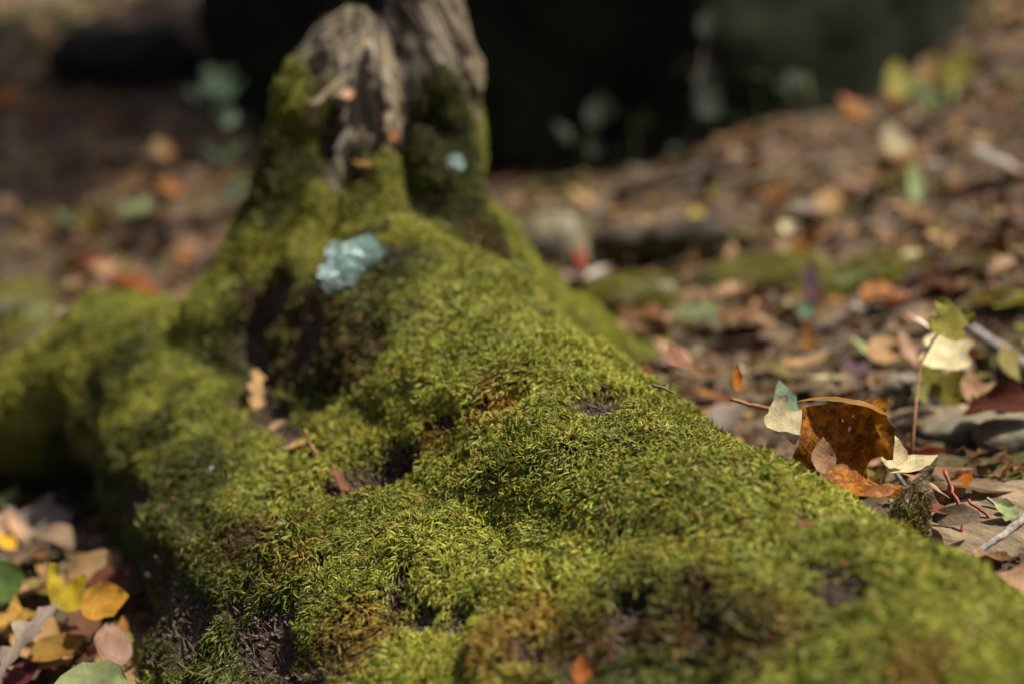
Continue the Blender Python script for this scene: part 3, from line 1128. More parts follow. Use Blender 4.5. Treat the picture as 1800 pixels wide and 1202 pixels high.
hero('orange rim leaf leaning on the green leaf', 1668, 668, .036, 'narrow', 'orange_brown', 327, yaw=-140, pitch=35, lift=.03, bw=1.0, spots=.2)
hero('tan oval leaf standing right of the green and orange leaf', 1706, 686, .032, 'ovate', 'pink_tan', 328, yaw=10, pitch=60, lift=.018, bw=1.2, spots=.1, shift=1.1)
hero('dark red brown rolled leaf near the right edge', 1762, 722, .075, 'ovate', 'red_brown', 329, yaw=-130, pitch=18, roll=20, lift=.03, bw=2.6, bl=-.5, spots=.4, shift=.7)
hero('yellow brown leaf at the right edge above the rolled leaf', 1782, 650, .05, 'ovate', 'olive', 330, yaw=20, pitch=30, lift=.02, spots=.3, shift=1.2)
hero('brown curled leaf with dark shade below, beyond the root', 1312, 560, .07, 'ovate', 'pink_tan', 331, yaw=80, pitch=8, roll=14, lift=.03, bw=1.8, bl=-.9, spots=.3)
hero('brown narrow leaf standing on edge right of the curled brown leaf', 1421, 600, .045, 'narrow', 'orange_brown', 332, yaw=-20, pitch=60, lift=.02, spots=.2)
hero('small blue green leaf right of the curled brown leaf', 1412, 548, .03, 'round', 'blue_green', 333, yaw=20, pitch=50, lift=.018, spots=.1)
hero('small blue green leaf left of the curled brown leaf', 1247, 566, .028, 'round', 'blue_green', 334, yaw=60, pitch=50, lift=.018, spots=.1, shift=.8)
hero('bright red leaf beside the stump right of the root', 1020, 452, .04, 'narrow', 'red', 335, yaw=20, pitch=60, lift=.02, spots=.1)
hero('white pink leaf below the bright red leaf', 1050, 482, .045, 'ovate', 'white', 336, yaw=-80, pitch=25, lift=.015, spots=.05)
hero('white leaf scrap close behind the mossy root', 1084, 588, .028, 'ovate', 'white', 337, yaw=5, pitch=60, lift=.02, spots=.05)
hero('pink tan leaf close behind the mossy root crest', 1180, 625, .05, 'ovate', 'pink_tan', 338, yaw=60, pitch=28, lift=.015, bw=1.3, spots=.1, shift=.85)
hero('dark maroon leaf standing between two mossy patches', 1425, 505, .07, 'narrow', 'purple', 339, yaw=5, pitch=62, lift=.03, spots=.3)
hero('orange leaf standing at the edge of the right bank', 1500, 195, .09, 'ovate', 'orange_brown', 340, yaw=40, pitch=30, lift=.05, bw=.9, spots=.2, shift=.85)
hero('cream tan leaf upright on the right bank', 1572, 250, .085, 'ovate', 'cream', 341, yaw=10, pitch=45, lift=.03, spots=.2, shift=.55)
hero('orange tan leaf at the foot of the right bank', 1455, 355, .075, 'ovate', 'tan', 342, yaw=-20, pitch=24, lift=.03, spots=.2, shift=.9)
hero('pale grey leaf on the right bank near the frame edge', 1745, 285, .10, 'ovate', 'white', 343, yaw=70, pitch=25, lift=.03, spots=.1, shift=.4)
hero('pale green upright leaf on the right bank', 1608, 325, .08, 'narrow', 'pale_green', 344, yaw=5, pitch=60, lift=.03, spots=.1)
hero('yellow leaf on the ground in front of the dark boulder', 1230, 400, .08, 'ovate', lin(176, 160, 60), 345, yaw=15, pitch=40, lift=.02, spots=.2)
hero('tan yellow leaf close to the dark boulder foot', 1020, 350, .07, 'ovate', lin(160, 128, 84), 346, yaw=60, pitch=30, lift=.02, spots=.1)
# --- left foreground corner
LOBED = [(-.08, 0), (-.35, .15), (-.42, .45), (-.40, .80), (-.33, 1.0), (-.22, .98), (-.18, .70), (-.12, .52), (.05, .62), (.28, .72), (.36, .62), (.30, .48), (.22, .40), (.40, .42), (.58, .52), (.66, .42), (.50, .22), (.25, .06), (.08, 0)]
hero('yellow green lobed leaf with orange tips at the left corner', 124, 1030, .042, 'tulip', lin(170, 150, 34), 350, yaw=6, pitch=62, roll=-4, lift=.055, poly=LOBED, bw=.8, bl=.5, wave=.04, step=.07, spots=.12)
hero('rounded yellow leaf lying right of the yellow green lobed leaf', 186, 1066, .038, 'round', lin(170, 128, 44), 351, yaw=-72, pitch=10, roll=34, lift=.05, bw=.9, bl=.7, wave=.08, spots=.4)
hero('long grey dead oak leaf leaning up from the bottom left corner', 34, 1140, .088, 'oak', lin(146, 134, 124), 352, sx=.55, yaw=-40, pitch=36, roll=-6, lift=.055, bw=.8, bl=-.3, wave=.06, step=.06, jit=.05, holes=[(.05, .6, .02)], spots=.12)
hero('pale green smooth leaf at the bottom edge in the left corner', 162, 1222, .062, 'round', lin(116, 126, 86), 353, yaw=25, pitch=24, roll=-5, lift=.045, bw=.9, bl=-.5, spots=.08)
hero('pinkish tan leaf with grey patch behind the pale green leaf', 196, 1142, .046, 'ovate', lin(140, 112, 96), 354, yaw=30, pitch=30, roll=20, lift=.03, bw=1.0, spots=.35)
hero('glossy olive brown leaf under the grey oak leaf', 104, 1142, .05, 'ovate', lin(128, 100, 40), 355, yaw=-65, pitch=10, roll=10, lift=.03, bw=1.2, bl=.6, spots=.3)
hero('orange brown leaf below the yellow green lobed leaf', 150, 1098, .05, 'ovate', lin(112, 78, 58), 356, yaw=-10, pitch=30, lift=.022, bw=.7, spots=.3)
hero('green leaf cut by the left frame edge', 2, 1030, .042, 'round', lin(64, 84, 34), 357, yaw=20, pitch=45, lift=.03, spots=.05)
hero('arched grey brown leaf with a dark gap beneath at the left', 82, 945, .060, 'ovate', 'grey_brown', 358, yaw=80, pitch=0, roll=6, lift=.03, bl=-1.7, bw=.8, spots=.2)
hero('small yellow leaf at the left frame edge above the arched leaf', 8, 955, .028, 'ovate', 'yellow', 359, yaw=60, pitch=25, lift=.015, spots=.3)
hero('olive grey leaf left of the yellow green lobed leaf', 72, 1038, .036, 'ovate', 'olive', 360, yaw=85, pitch=14, lift=.015, spots=.2)
hero('yellow brown crumpled leaf at the left edge above the oak leaf', 22, 1095, .046, 'maple', lin(170, 136, 60), 361, yaw=-80, pitch=14, lift=.025, wave=.14, spots=.5)
hero('small dark red leaf at the bottom left corner', 42, 1192, .04, 'ovate', lin(84, 36, 38), 362, yaw=-30, pitch=20, lift=.02, spots=.2)
hero('narrow tan leaf edge beneath the olive brown leaf', 72, 1178, .05, 'narrow', 'tan', 363, yaw=-85, pitch=4, lift=.02, bw=1.4, spots=.1)
hero('tan brown leaf at the bottom left of the root foot', 258, 1190, .045, 'ovate', 'tan', 364, yaw=-60, pitch=10, lift=.015, spots=.4, shift=.8)
hero('orange leaf scrap right of the pinkish tan leaf', 216, 1115, .03, 'narrow', 'orange_brown', 365, yaw=10, pitch=35, lift=.015, spots=.2)
hero('small brown red leaf behind the rounded yellow leaf', 190, 1025, .04, 'ovate', 'red_brown', 366, yaw=-70, pitch=14, lift=.015, spots=.4, shift=.8)
# --- left behind
hero('pale pink leaf beside the left mossy lobe', 128, 548, .062, 'ovate', 'white', 370, yaw=-140, pitch=18, d=1.52, bw=1.0, spots=.05, shift=.8)
hero('small golden tan leaf between stump and left mossy lobe', 331, 528, .034, 'ovate', lin(206, 164, 88), 371, yaw=-8, pitch=66, d=1.5, bw=1.0, spots=.1)
hero('rusty brown leaf behind the left mossy lobe', 232, 497, .08, 'ovate', lin(116, 66, 20), 372, yaw=75, pitch=18, d=1.58, bl=-.8, spots=.4)
hero('bright orange leaf at the far left edge', 14, 172, .06, 'ovate', 'orange', 373, yaw=5, pitch=50, lift=.03, spots=.05)
hero('orange tan leaf on the shaded ground far left', 285, 265, .07, 'ovate', 'tan', 374, yaw=30, pitch=35, lift=.04, spots=.1)
# --- lying on the root
hero('tan dead leaf with ragged lobes wedged in the groove beside the stump', 452, 698, .062, 'oak', 'tan', 380, sx=.6, yaw=25, pitch=46, roll=22, on='log', lift=.014, bw=.8, bl=-.4, wave=.05, step=.06, spots=.15, shift=1.1)
hero('tan leaf scrap at the bottom of the groove', 530, 782, .032, 'ovate', 'tan', 381, yaw=-80, pitch=12, roll=-10, on='log', lift=.010, bw=1.0, spots=.15)
hero('small pink brown leaf scrap beside the tan groove leaf', 486, 748, .02, 'ovate', 'pink_tan', 382, yaw=-60, pitch=20, on='log', lift=.010, spots=.2)
hero('reddish brown upright leaf splinter in the groove', 562, 815, .026, 'narrow', lin(142, 92, 70), 383, yaw=4, pitch=66, on='log', lift=.012, bw=3.0, spots=.2)
hero('rolled red brown leaf lying at the end of the groove', 600, 850, .036, 'narrow', lin(112, 72, 54), 384, yaw=38, pitch=26, roll=10, on='log', lift=.010, bw=4.5, spots=.3)
hero('rolled red brown leaf tip next to the bark hollow', 625, 868, .026, 'narrow', lin(104, 70, 56), 385, yaw=42, pitch=20, roll=-10, on='log', lift=.010, bw=4.5, spots=.3)
hero('small orange leaf standing on the near side of the root', 1022, 1176, .018, 'ovate', lin(172, 100, 50), 386, yaw=4, pitch=66, on='log', lift=.014, bw=.8, spots=.05)
hero('small pinkish leaf caught in the cleft of the stump', 605, 160, .026, 'ovate', 'pink_tan', 387, yaw=30, pitch=40, on='log', lift=.008, spots=.05)
hero('orange leaf scrap resting on a ledge of the stump', 642, 290, .026, 'narrow', lin(160, 104, 62), 388, yaw=80, pitch=10, on='log', lift=.012, spots=.1)
hero('tiny orange leaf scrap stuck on the stump face', 692, 240, .016, 'ovate', 'orange_brown', 389, yaw=20, pitch=60, on='log', lift=.008, spots=.1)
hero('small brown leaf scrap in the moss at the right of the root', 1428, 930, .022, 'ovate', 'red_brown', 390, yaw=70, pitch=20, on='log', lift=.008, spots=.3)
hero('pale blue green leaf scrap on the moss near the bark flake', 1575, 895, .020, 'narrow', 'blue_green', 391, yaw=-140, pitch=0, on='log', lift=.008, spots=.05)

# ------------------------------------------------------------------ more leaves of the litter, one object each
bvh_body = BVHTree.FromPolygons(BV2.tolist(), BF.tolist())
protos = []
for s, (kind, bl, bw, fold, wave) in enumerate([
        ('ovate', .6, 1.0, .1, .05), ('ovate', -.9, 1.4, .1, .08), ('ovate', 1.4, .6, .15, .06), ('round', .5, 1.2, .1, .07), ('round', -1.1, .8, .05, .09),
        ('tulip', .7, .8, .1, .08), ('tulip', -1.2, 1.2, .05, .10), ('oak', .5, 1.0, .1, .08), ('oak', -1.0, 1.4, .1, .10), ('narrow', .8, 2.0, .2, .05),
        ('narrow', -.8, 2.6, .1, .06), ('maple', .8, .9, .1, .12), ('ovate', -1.6, 2.2, .1, .10), ('round', 1.4, 1.8, .1, .12)]):
    protos.append((kind, leaf_mesh('fallen_leaf', kind, 700 + s, step=.22, bl=bl, bw=bw, fold=fold, wave=wave, jit=.1, stalk=.25 if s % 2 else 0)))
for _, me in protos:
    me.materials.append(M_LEAF)
PAL = [('tan', 20), ('grey_brown', 22), ('pink_tan', 20), ('orange_brown', 10), ('dark_brown', 12), ('grey', 10), ('cream', 4), ('yellow', 1), ('yellow_green', 4), ('red_brown', 5), ('olive', 7), ('pale_green', 2)]
WORD = {'tan': 'tan', 'grey_brown': 'grey brown', 'pink_tan': 'pinkish tan', 'orange_brown': 'orange brown', 'dark_brown': 'dark brown', 'grey': 'pale grey', 'cream': 'cream', 'yellow': 'yellow', 'yellow_green': 'yellow green', 'red_brown': 'red brown', 'olive': 'olive', 'pale_green': 'pale green', 'orange': 'orange'}
SHAPE = {'ovate': 'oval', 'round': 'rounded', 'tulip': 'lobed', 'oak': 'ragged oak', 'narrow': 'narrow', 'maple': 'pointed'}
names_, wts = zip(*PAL)


def free_ground(p):
    if (p.x - TX) ** 2 + (p.y - TY) ** 2 < (TR * 1.03) ** 2:
        return False
    return float(sdf(np.array([[p.x, p.y, p.z + .02]]))[0]) > .012


MARKS = [(1470, 775, 'the large brown leaf'), (1665, 560, 'the seedling leaf'), (1500, 648, 'the purple leaf'), (1312, 560, 'the curled brown leaf'), (1020, 452, 'the bright red leaf'),
         (1160, 455, 'the moss-topped branch'), (1340, 492, 'the low moss cushion'), (1425, 505, 'the maroon leaf'), (1500, 195, 'the orange bank leaf'), (1640, 150, 'the bank seedling'), (1572, 250, 'the cream bank leaf'),
         (1455, 355, 'the orange tan leaf'), (1230, 400, 'the yellow leaf'), (1020, 350, 'the boulder foot leaf'), (1745, 285, 'the pale grey bank leaf'), (1608, 325, 'the pale green bank leaf'), (1720, 762, 'the flat grey slab'),
         (1745, 935, 'the broad bark slab'), (1762, 722, 'the rolled leaf'), (122, 1028, 'the yellow green lobed leaf'), (186, 1066, 'the round yellow leaf'), (42, 1130, 'the grey oak leaf'), (82, 945, 'the arched leaf'),
         (128, 548, 'the pale pink leaf'), (331, 528, 'the golden leaf'), (232, 497, 'the rusty leaf'), (14, 172, 'the far orange leaf'), (285, 265, 'the far tan leaf'), (390, 230, 'the blue green seedling'), (220, 125, 'the dark log'),
         (30, 700, 'the left moss lobe'), (1180, 350, 'the fallen branch'), (1510, 500, 'the flat moss cushion'), (1655, 678, 'the green orange leaf'), (1415, 640, 'the pale curved leaf'), (60, 380, 'the left frame edge'), (1780, 480, 'the right frame edge')]
TAKEN = {}


def lit_area(u, v):
    mu, mv, w = min(MARKS, key=lambda m: (m[0] - u) ** 2 + (m[1] - v) ** 2 * 2)
    du, dv = u - mu, (v - mv) * 1.4
    side = ('right of' if du > 0 else 'left of') if abs(du) > abs(dv) else ('in front of' if dv > 0 else 'behind')
    return f'{side} {w}'


placed = []
lrnd = random.Random(5)
tries = 0
while LEAVES_N < 300 and tries < 9000:
    tries += 1
    u, v = lrnd.uniform(-10, 1810), lrnd.uniform(-10, 1210)
    if any((u - a) ** 2 + (v - b) ** 2 < r * r for a, b, r in placed):
        continue
    g = on_ground(u, v)
    if g is None or not free_ground(g):
        continue
    dvec = (g - CAM)
    hit = bvh_body.ray_cast(CAM, dvec.normalized(), dvec.length - .02)
    if hit[0] is not None:
        continue
    dep = dvec.length
    size = lrnd.uniform(.024, .050) * (1.0 if dep < 1.5 else 1.2)
    kind, me = lrnd.choice(protos)
    cn = lrnd.choices(names_, wts)[0]
    if dep < 1.2 and cn in ('yellow', 'cream', 'pale_green'):
        cn = 'grey_brown'
    o = bpy.data.objects.new('fallen_leaf', me)
    COL.objects.link(o)
    place(o, g + Vector((0, 0, .004 + size * .16)), size, lrnd.uniform(0, 360), lrnd.gauss(4, 16), lrnd.gauss(0, 16), gnormal(g.x, g.y))
    sh = lrnd.uniform(.7, 1.15)
    o.color = (*[min(1, c * sh) for c in COLS[cn]], lrnd.uniform(.05, .7))
    lb = f'{WORD[cn]} {SHAPE[kind]} fallen leaf {lit_area(u, v)}'
    TAKEN.setdefault(lb, []).append((dep, o))
    placed.append((u, v, 34 / max(dep, .9)))
    LEAVES_N += 1

for lb, lst in TAKEN.items():
    lst.sort(key=lambda q: q[0])
    words = [''] if len(lst) == 1 else ['nearer ', 'farther '] if len(lst) == 2 else ['nearest '] + ['middle '] * (len(lst) - 2) + ['farthest ']
    for wd_, (_, o) in zip(words, lst):
        tag(o, wd_ + lb, 'leaf', 'fallen leaves')

# ------------------------------------------------------------------ the rest of the litter as one mass
def joined_litter(name, label, count, region, size, pal, mat_, step=.34, seed=3, tilt=16):
    r = random.Random(seed)
    base = []
    for s, kd in enumerate(('ovate', 'round', 'tulip', 'oak', 'narrow', 'ovate', 'maple', 'narrow')):
        rr = random.Random(40 + s)
        V2, F = cdt_blade(outline_pts(kd, .1, rr), step, (), rr)
        for q in range(2):
            base.append((bend2(V2, rr.uniform(-1.4, 1.4), rr.uniform(.4, 2.2), .1, .09, 50 + s * 3 + q), V2, [f for f in F if len(f) == 3]))
    X = np.array([region(r) for _ in range(count)])
    Z = ground_xy(X[:, 0], X[:, 1])
    ok = (np.hypot(X[:, 0] - TX, X[:, 1] - TY) > TR * 1.0) & (sdf(np.column_stack([X, Z + .015])) > .005)
    X, Z = X[ok], Z[ok]
    e = .03
    NX = ground_xy(X[:, 0] - e, X[:, 1]) - ground_xy(X[:, 0] + e, X[:, 1])
    NY = ground_xy(X[:, 0], X[:, 1] - e) - ground_xy(X[:, 0], X[:, 1] + e)
    AV, AF, AU, AC = [], [], [], []
    off = 0
    nm, wt = zip(*pal)
    for i in range(len(X)):
        v, uv, f = base[r.randrange(len(base))]
        s = r.uniform(*size)
        q = Vector((0, 0, 1)).rotation_difference(Vector((NX[i], NY[i], 2 * e)).normalized()) @ Quaternion((0, 0, 1), r.uniform(0, 6.28)) @ Quaternion((0, 1, 0), R(r.gauss(0, tilt))) @ Quaternion((1, 0, 0), R(r.gauss(0, tilt)))
        M = np.array(q.to_matrix())
        AV.append(v @ M.T * s + np.array([X[i, 0], X[i, 1], Z[i] + s * r.uniform(.03, .14)]))
        AF.append(np.array(f) + off)
        off += len(v)
        AU.append(uv)
        c = np.array(COLS[r.choices(nm, wt)[0]]) * r.uniform(.38, 1.3)
        AC.append(np.tile(np.append(np.clip(c, 0, 1), r.uniform(0, .7)), (len(v), 1)))
    me = mesh_np(name, np.concatenate(AV), np.concatenate(AF))
    uvl = me.uv_layers.new(name='leaf')
    li = np.empty(len(me.loops), np.int32)
    me.loops.foreach_get('vertex_index', li)
    uvl.data.foreach_set('uv', np.concatenate(AU)[li].astype(np.float32).ravel())
    a = me.attributes.new('lcol', 'FLOAT_COLOR', 'POINT')
    a.data.foreach_set('color', np.concatenate(AC).astype(np.float32).ravel())
    o = add(name, me, mat_, kind='stuff')
    o['label'] = label
    o['category'] = 'leaf litter'
    return o


def reg_near(r):
    return (r.uniform(-1.5, 1.7), .55 + 2.6 * r.random() ** 1.1)


def reg_far(r):
    y = 1.5 + 9 * r.random() ** 1.7
    return (r.uniform(-.6, .6) * (1.4 + y), y)


PALS = [('tan', 18), ('grey_brown', 30), ('pink_tan', 12), ('orange_brown', 6), ('dark_brown', 26), ('grey', 8), ('red_brown', 6), ('olive', 10), ('yellow_green', 2), ('cream', 2)]
joined_litter('leaf_litter', 'layer of brown and tan dead leaves covering the forest floor', 17000, reg_far, (.022, .050), PALS, M_LITTER, seed=3)
joined_litter('leaf_crumbs', 'broken leaf crumbs and scraps over the soil around the root', 13000, reg_near, (.008, .026), PALS, M_LITTER, step=.5, seed=4, tilt=26)

joined_litter('leaf_fragments', 'small leaf fragments and bits of bark covering the soil right of the root', 4500, lambda r: (r.uniform(.12, .85), r.uniform(.7, 1.75)), (.006, .017), PALS, M_LITTER, step=.5, seed=6, tilt=30)
joined_litter('leaf_shreds', 'small leaf shreds lying in the dim corner left of the root', 2600, lambda r: (r.uniform(-.8, -.15), r.uniform(.75, 1.6)), (.008, .022), PALS, M_LITTER, step=.5, seed=7, tilt=30)
# twigs lying in the litter, too small to count
tv, tf = [], []
tr_ = random.Random(8)
for _ in range(900):
    x, y = reg_near(tr_)
    z = gz(x, y)
    if not free_ground(Vector((x, y, z))):
        continue
    a, L = tr_.uniform(0, 6.28), tr_.uniform(.02, .07)
    p0 = Vector((x, y, z + .006))
    p2 = p0 + Vector((math.cos(a) * L, math.sin(a) * L, tr_.uniform(-.004, .015) + .22 * math.cos(a) * L))
    p1 = (p0 + p2) / 2 + Vector((tr_.gauss(0, .003), tr_.gauss(0, .003), tr_.gauss(.002, .002)))
    w = tr_.uniform(.0006, .0018)
    v, f = tube([p0, p1, p2], [w, w, w * .6], 4)
    tf += [tuple(len(tv) + k for k in q) for q in f]
    tv += v
o = add('twig_litter', mesh_np('twig_litter', tv, tf), M_TWIG, kind='stuff')
o['label'] = 'scattered fine broken twigs among the dead leaves'
o['category'] = 'twigs'


# ------------------------------------------------------------------ twigs and stalks one can pick out
def twig(label, pts, radii, m, name='twig', sides=7, sub=5, cat='twig', jit=.0003):
    P = [Vector(p) for p in pts]
    out, rad = [], []
    for i in range(len(P) - 1):
        for s in range(sub):
            t = s / sub
            out.append(P[i].lerp(P[i + 1], t) + Vector((random.gauss(0, jit), random.gauss(0, jit), random.gauss(0, jit))))
            rad.append((radii[i] * (1 - t) + radii[i + 1] * t) * random.uniform(.93, 1.08))
    out.append(P[-1])
    rad.append(radii[-1])
    base = out[0].copy()
    v, f = tube([p - base for p in out], rad, sides)
    o = add(name, mesh_np(name, v, f), m)
    o.location = base
    tag(o, label, cat, 'twigs and stalks')
    return o


def L3(u, v, up=.004):
    p = on_log(u, v)
    n = bvh_body.find_nearest(p)
    return n[0] + n[1] * up


def crest_twig(label, a, b, rad):
    m = L3((a[0] + b[0]) / 2, (a[1] + b[1]) / 2, .016)
    dep = (m - CAM).dot(Vector((0, CP, -SP)))
    twig(label, [at(*a, dep + .003), at((a[0] + b[0]) / 2 + 2, (a[1] + b[1]) / 2 - 1, dep), at(*b, dep - .003)], rad, M_DARKTWIG, sub=3, jit=.0002)


crest_twig('short grey twig lying on the moss near the middle', (943, 739), (978, 769), [.0009, .0012, .0014])
crest_twig('short dark twig lying on the moss near the root crest', (1146, 676), (1184, 690), [.0009, .0011, .0008])
twig('straw coloured stalk standing in the groove', [L3(574, 832, .004), L3(570, 812, .018), L3(567, 795, .028)], [.0014, .0013, .0012], M_STALK)
twig('thick grey twig lying across the lower right corner', [at(1715, 972, .955), at(1765, 938, .97), at(1830, 885, .99)], [.0022, .0026, .0030], M_TWIG)
twig('thin dark twig crossing behind the thick grey twig', [at(1735, 875, 1.02), at(1775, 905, 1.0), at(1825, 935, .98)], [.0012, .0014, .0014], M_TWIG)
twig('long red stalk slanting down to the right edge', [at(1702, 878, 1.01), at(1740, 910, 1.0), at(1775, 935, .985), at(1830, 972, .96)], [.0012, .0012, .0013, .0013], M_RED)
twig('upright red stalk beside the bark flake', [at(1661, 826, 1.02), at(1675, 865, 1.005), at(1692, 900, .995), at(1692, 950, .985)], [.0016, .0013, .0012, .0009], M_RED)
twig('grey branch lying diagonally at the right edge behind the seedling', [on_ground(1700, 615) + Vector((0, 0, .02)), on_ground(1760, 650) + Vector((0, 0, .016)), on_ground(1830, 690) + Vector((0, 0, .012))], [.005, .0065, .007], M_TWIG, name='branch', cat='branch')
twig('pale stick lying in the litter right of the large brown leaf', [on_ground(1640, 782) + Vector((0, 0, .008)), on_ground(1675, 785) + Vector((0, 0, .01)), on_ground(1712, 768) + Vector((0, 0, .012))], [.002, .003, .0012], M_BARKCHIP)
twig('orange brown leaf stalk left of the pale leaf lobe', [at(1285, 702, 1.06), at(1325, 712, 1.05), at(1365, 722, 1.04)], [.0016, .0016, .002], M_STALK)
twig('fallen grey brown branch lying across the ground before the dark boulder', [on_ground(1080, 365) + Vector((0, 0, .02)), on_ground(1180, 352) + Vector((0, 0, .03)), on_ground(1300, 328) + Vector((0, 0, .03))], [.009, .011, .010], M_DEADWOOD, name='branch', cat='branch')


# logs and branches; the far left one is put in for a shaded hollow
def dead_log(label, p0, p1, r, m, name='fallen_branch', mossy=0, seed=1):
    d = p1 - p0
    V, na, nl = [], 20, 26
    ax = d.normalized()
    s = ax.cross(Vector((0, 0, 1))).normalized()
    b = s.cross(ax)
    for i in range(nl + 1):
        t = i / nl
        for k in range(na):
            a = 2 * math.pi * k / na
            q = np.array([[math.cos(a) * 1.3, math.sin(a) * 1.3, t * 7 + seed * 9.1]])
            rr = r * (1 + .28 * float(fbm(q, seed, 2)[0])) * min(1, 3.2 * (t + .12), 3.2 * (1.12 - t))
            V.append(d * t + (s * math.cos(a) + b * math.sin(a)) * rr)
    F = [(i * na + k, i * na + (k + 1) % na, (i + 1) * na + (k + 1) % na, (i + 1) * na + k) for i in range(nl) for k in range(na)]
    root = empty(name, p0, label, 'log' if r > .04 else 'branch')
    V = np.array(V)
    me = mesh_np('wood', V, [f for f in F] + [tuple(range(na))[::-1], tuple(nl * na + k for k in range(na))])
    add('wood', me, m, root)
    if mossy:
        FF = np.array(F)
        N = vnormals(V, FF)
        w = sstep(.05, .5, N[:, 2]) + 1e-5
        P, n, _, _ = sample(V, FF, N, w, mossy)
        mo = moss_object(P, n, np.full(mossy, .012), np.full(mossy, .15), np.full(mossy, .1))
        mo.parent = root
    return root


dead_log('near-black log put in for the shaded hollow at the upper left', on_ground(95, 128) + Vector((0, 0, .03)), on_ground(345, 138) + Vector((0, 0, .03)), .075, M_DARKWOOD, 'added_dark_log', 0, 2)
dead_log('moss-topped branch with dark shade below, right of the stump', on_ground(1040, 470) + Vector((0, 0, .035)), on_ground(1285, 452) + Vector((0, 0, .03)), .024, M_DEADWOOD, 'fallen_branch', 2600, 3)


def stone(label, u, v, sx, sy, sz, yaw, m, seed, name='stone', mossy=0, lift=0.0, cat='stone', grp='stones and bark slabs', d=None):
    na, nb = 18, 9
    V = [(0, 0, -1)]
    for i in range(1, nb):
        th = -math.pi / 2 + math.pi * i / nb
        for k in range(na):
            a = 2 * math.pi * k / na
            c = (math.cos(th), math.sin(th))
            x, y, z = c[0] * math.cos(a), c[0] * math.sin(a), c[1]
            sq = lambda t: math.copysign(abs(t) ** .6, t)
            V.append((sq(x), sq(y), sq(z)))
    V.append((0, 0, 1))
    V = np.array(V, float)
    ns = 1 + .22 * fbm(V * 1.6 + seed * 5.3, seed, 3)
    V = V * ns[:, None] * np.array([sx, sy, sz])
    F = [(0, 1 + (k + 1) % na, 1 + k) for k in range(na)]
    F4 = []
    for i in range(nb - 2):
        for k in range(na):
            F4.append((1 + i * na + k, 1 + i * na + (k + 1) % na, 1 + (i + 1) * na + (k + 1) % na, 1 + (i + 1) * na + k))
    e = len(V) - 1
    F2 = [(e, 1 + (nb - 2) * na + k, 1 + (nb - 2) * na + (k + 1) % na) for k in range(na)]
    FCAP = [(f[0], f[1], f[2], f[2]) for f in F2]
    me = mesh_np(name, V, F + F4 + F2)
    g = on_ground(u, v) if d is None else at(u, v, d)
    nrm = gnormal(g.x, g.y, .08)
    q = Vector((0, 0, 1)).rotation_difference(nrm) @ Quaternion((0, 0, 1), R(yaw))
    loc = g + Vector((0, 0, sz * .45 + lift))
    if mossy:
        o = empty(name, loc, label, cat, grp)
        add('stone_body', me, m, o)
        FF = np.array(F4 + FCAP)
        N = vnormals(V, np.array(F4))
        N[e] = (0, 0, 1)
        P, n, _, _ = sample(V, FF, N, sstep(-.2, .4, N[:, 2]) * sstep(-.45, .1, fbm(V * 60, 77, 2)) + 1e-5, mossy)
        mo = moss_object(P, n, np.full(mossy, .010), np.full(mossy, .25), np.full(mossy, .30))
        mo.parent = o
    else:
        o = add(name, me, m)
        o.location = loc
        tag(o, label, cat, grp)
    o.rotation_mode = 'QUATERNION'
    o.rotation_quaternion = q
    return o


stone('mossy rounded stone in the litter right of the stump', 1110, 540, .055, .045, .020, 20, M_STONE, 5, 'mossy_stone', 2200)
stone('low moss cushion beyond the moss-topped branch', 1340, 492, .07, .05, .010, 0, M_STONE, 6, 'moss_cushion', 2600, cat='moss cushion')
stone('flat moss cushion right of the dark maroon leaf', 1510, 500, .09, .05, .008, 10, M_STONE, 7, 'moss_cushion', 2600, cat='moss cushion')
stone('moss cushion at the left frame edge behind the left lobe', 12, 560, .06, .05, .03, 10, M_STONE, 8, 'moss_cushion', 2200, cat='moss cushion')
stone('low moss cushion between the left frame edge and the pale pink leaf', 90, 590, .07, .04, .015, 10, M_STONE, 18, 'moss_cushion', 2000, cat='moss cushion')
stone('flat grey slab right of the seedling stem', 1720, 762, .050, .026, .010, -22, M_STONE, 9)
stone('flat tan slab left of the flat grey slab', 1640, 752, .036, .022, .008, -14, M_BARKCHIP, 10, 'bark_slab', cat='bark')
stone('broad brown bark slab in the lower right corner under the twigs', 1745, 935, .065, .05, .010, 25, M_BARKCHIP, 11, 'bark_slab', cat='bark')
stone('small grey stone behind the flat grey slab', 1640, 715, .022, .016, .009, 30, M_STONE, 12)
stone('dim grey stone at the right edge below the rolled leaf', 1785, 775, .034, .026, .012, 0, M_STONE, 13)
stone('small brown stone in front of the pale oblong leaf', 1580, 690, .018, .014, .010, 60, M_STONE, 14)
stone('smooth grey green root bulge at the right foot of the stump', 960, 470, .06, .05, .05, 0, M_STONE, 15, 'mossy_stone', 500)


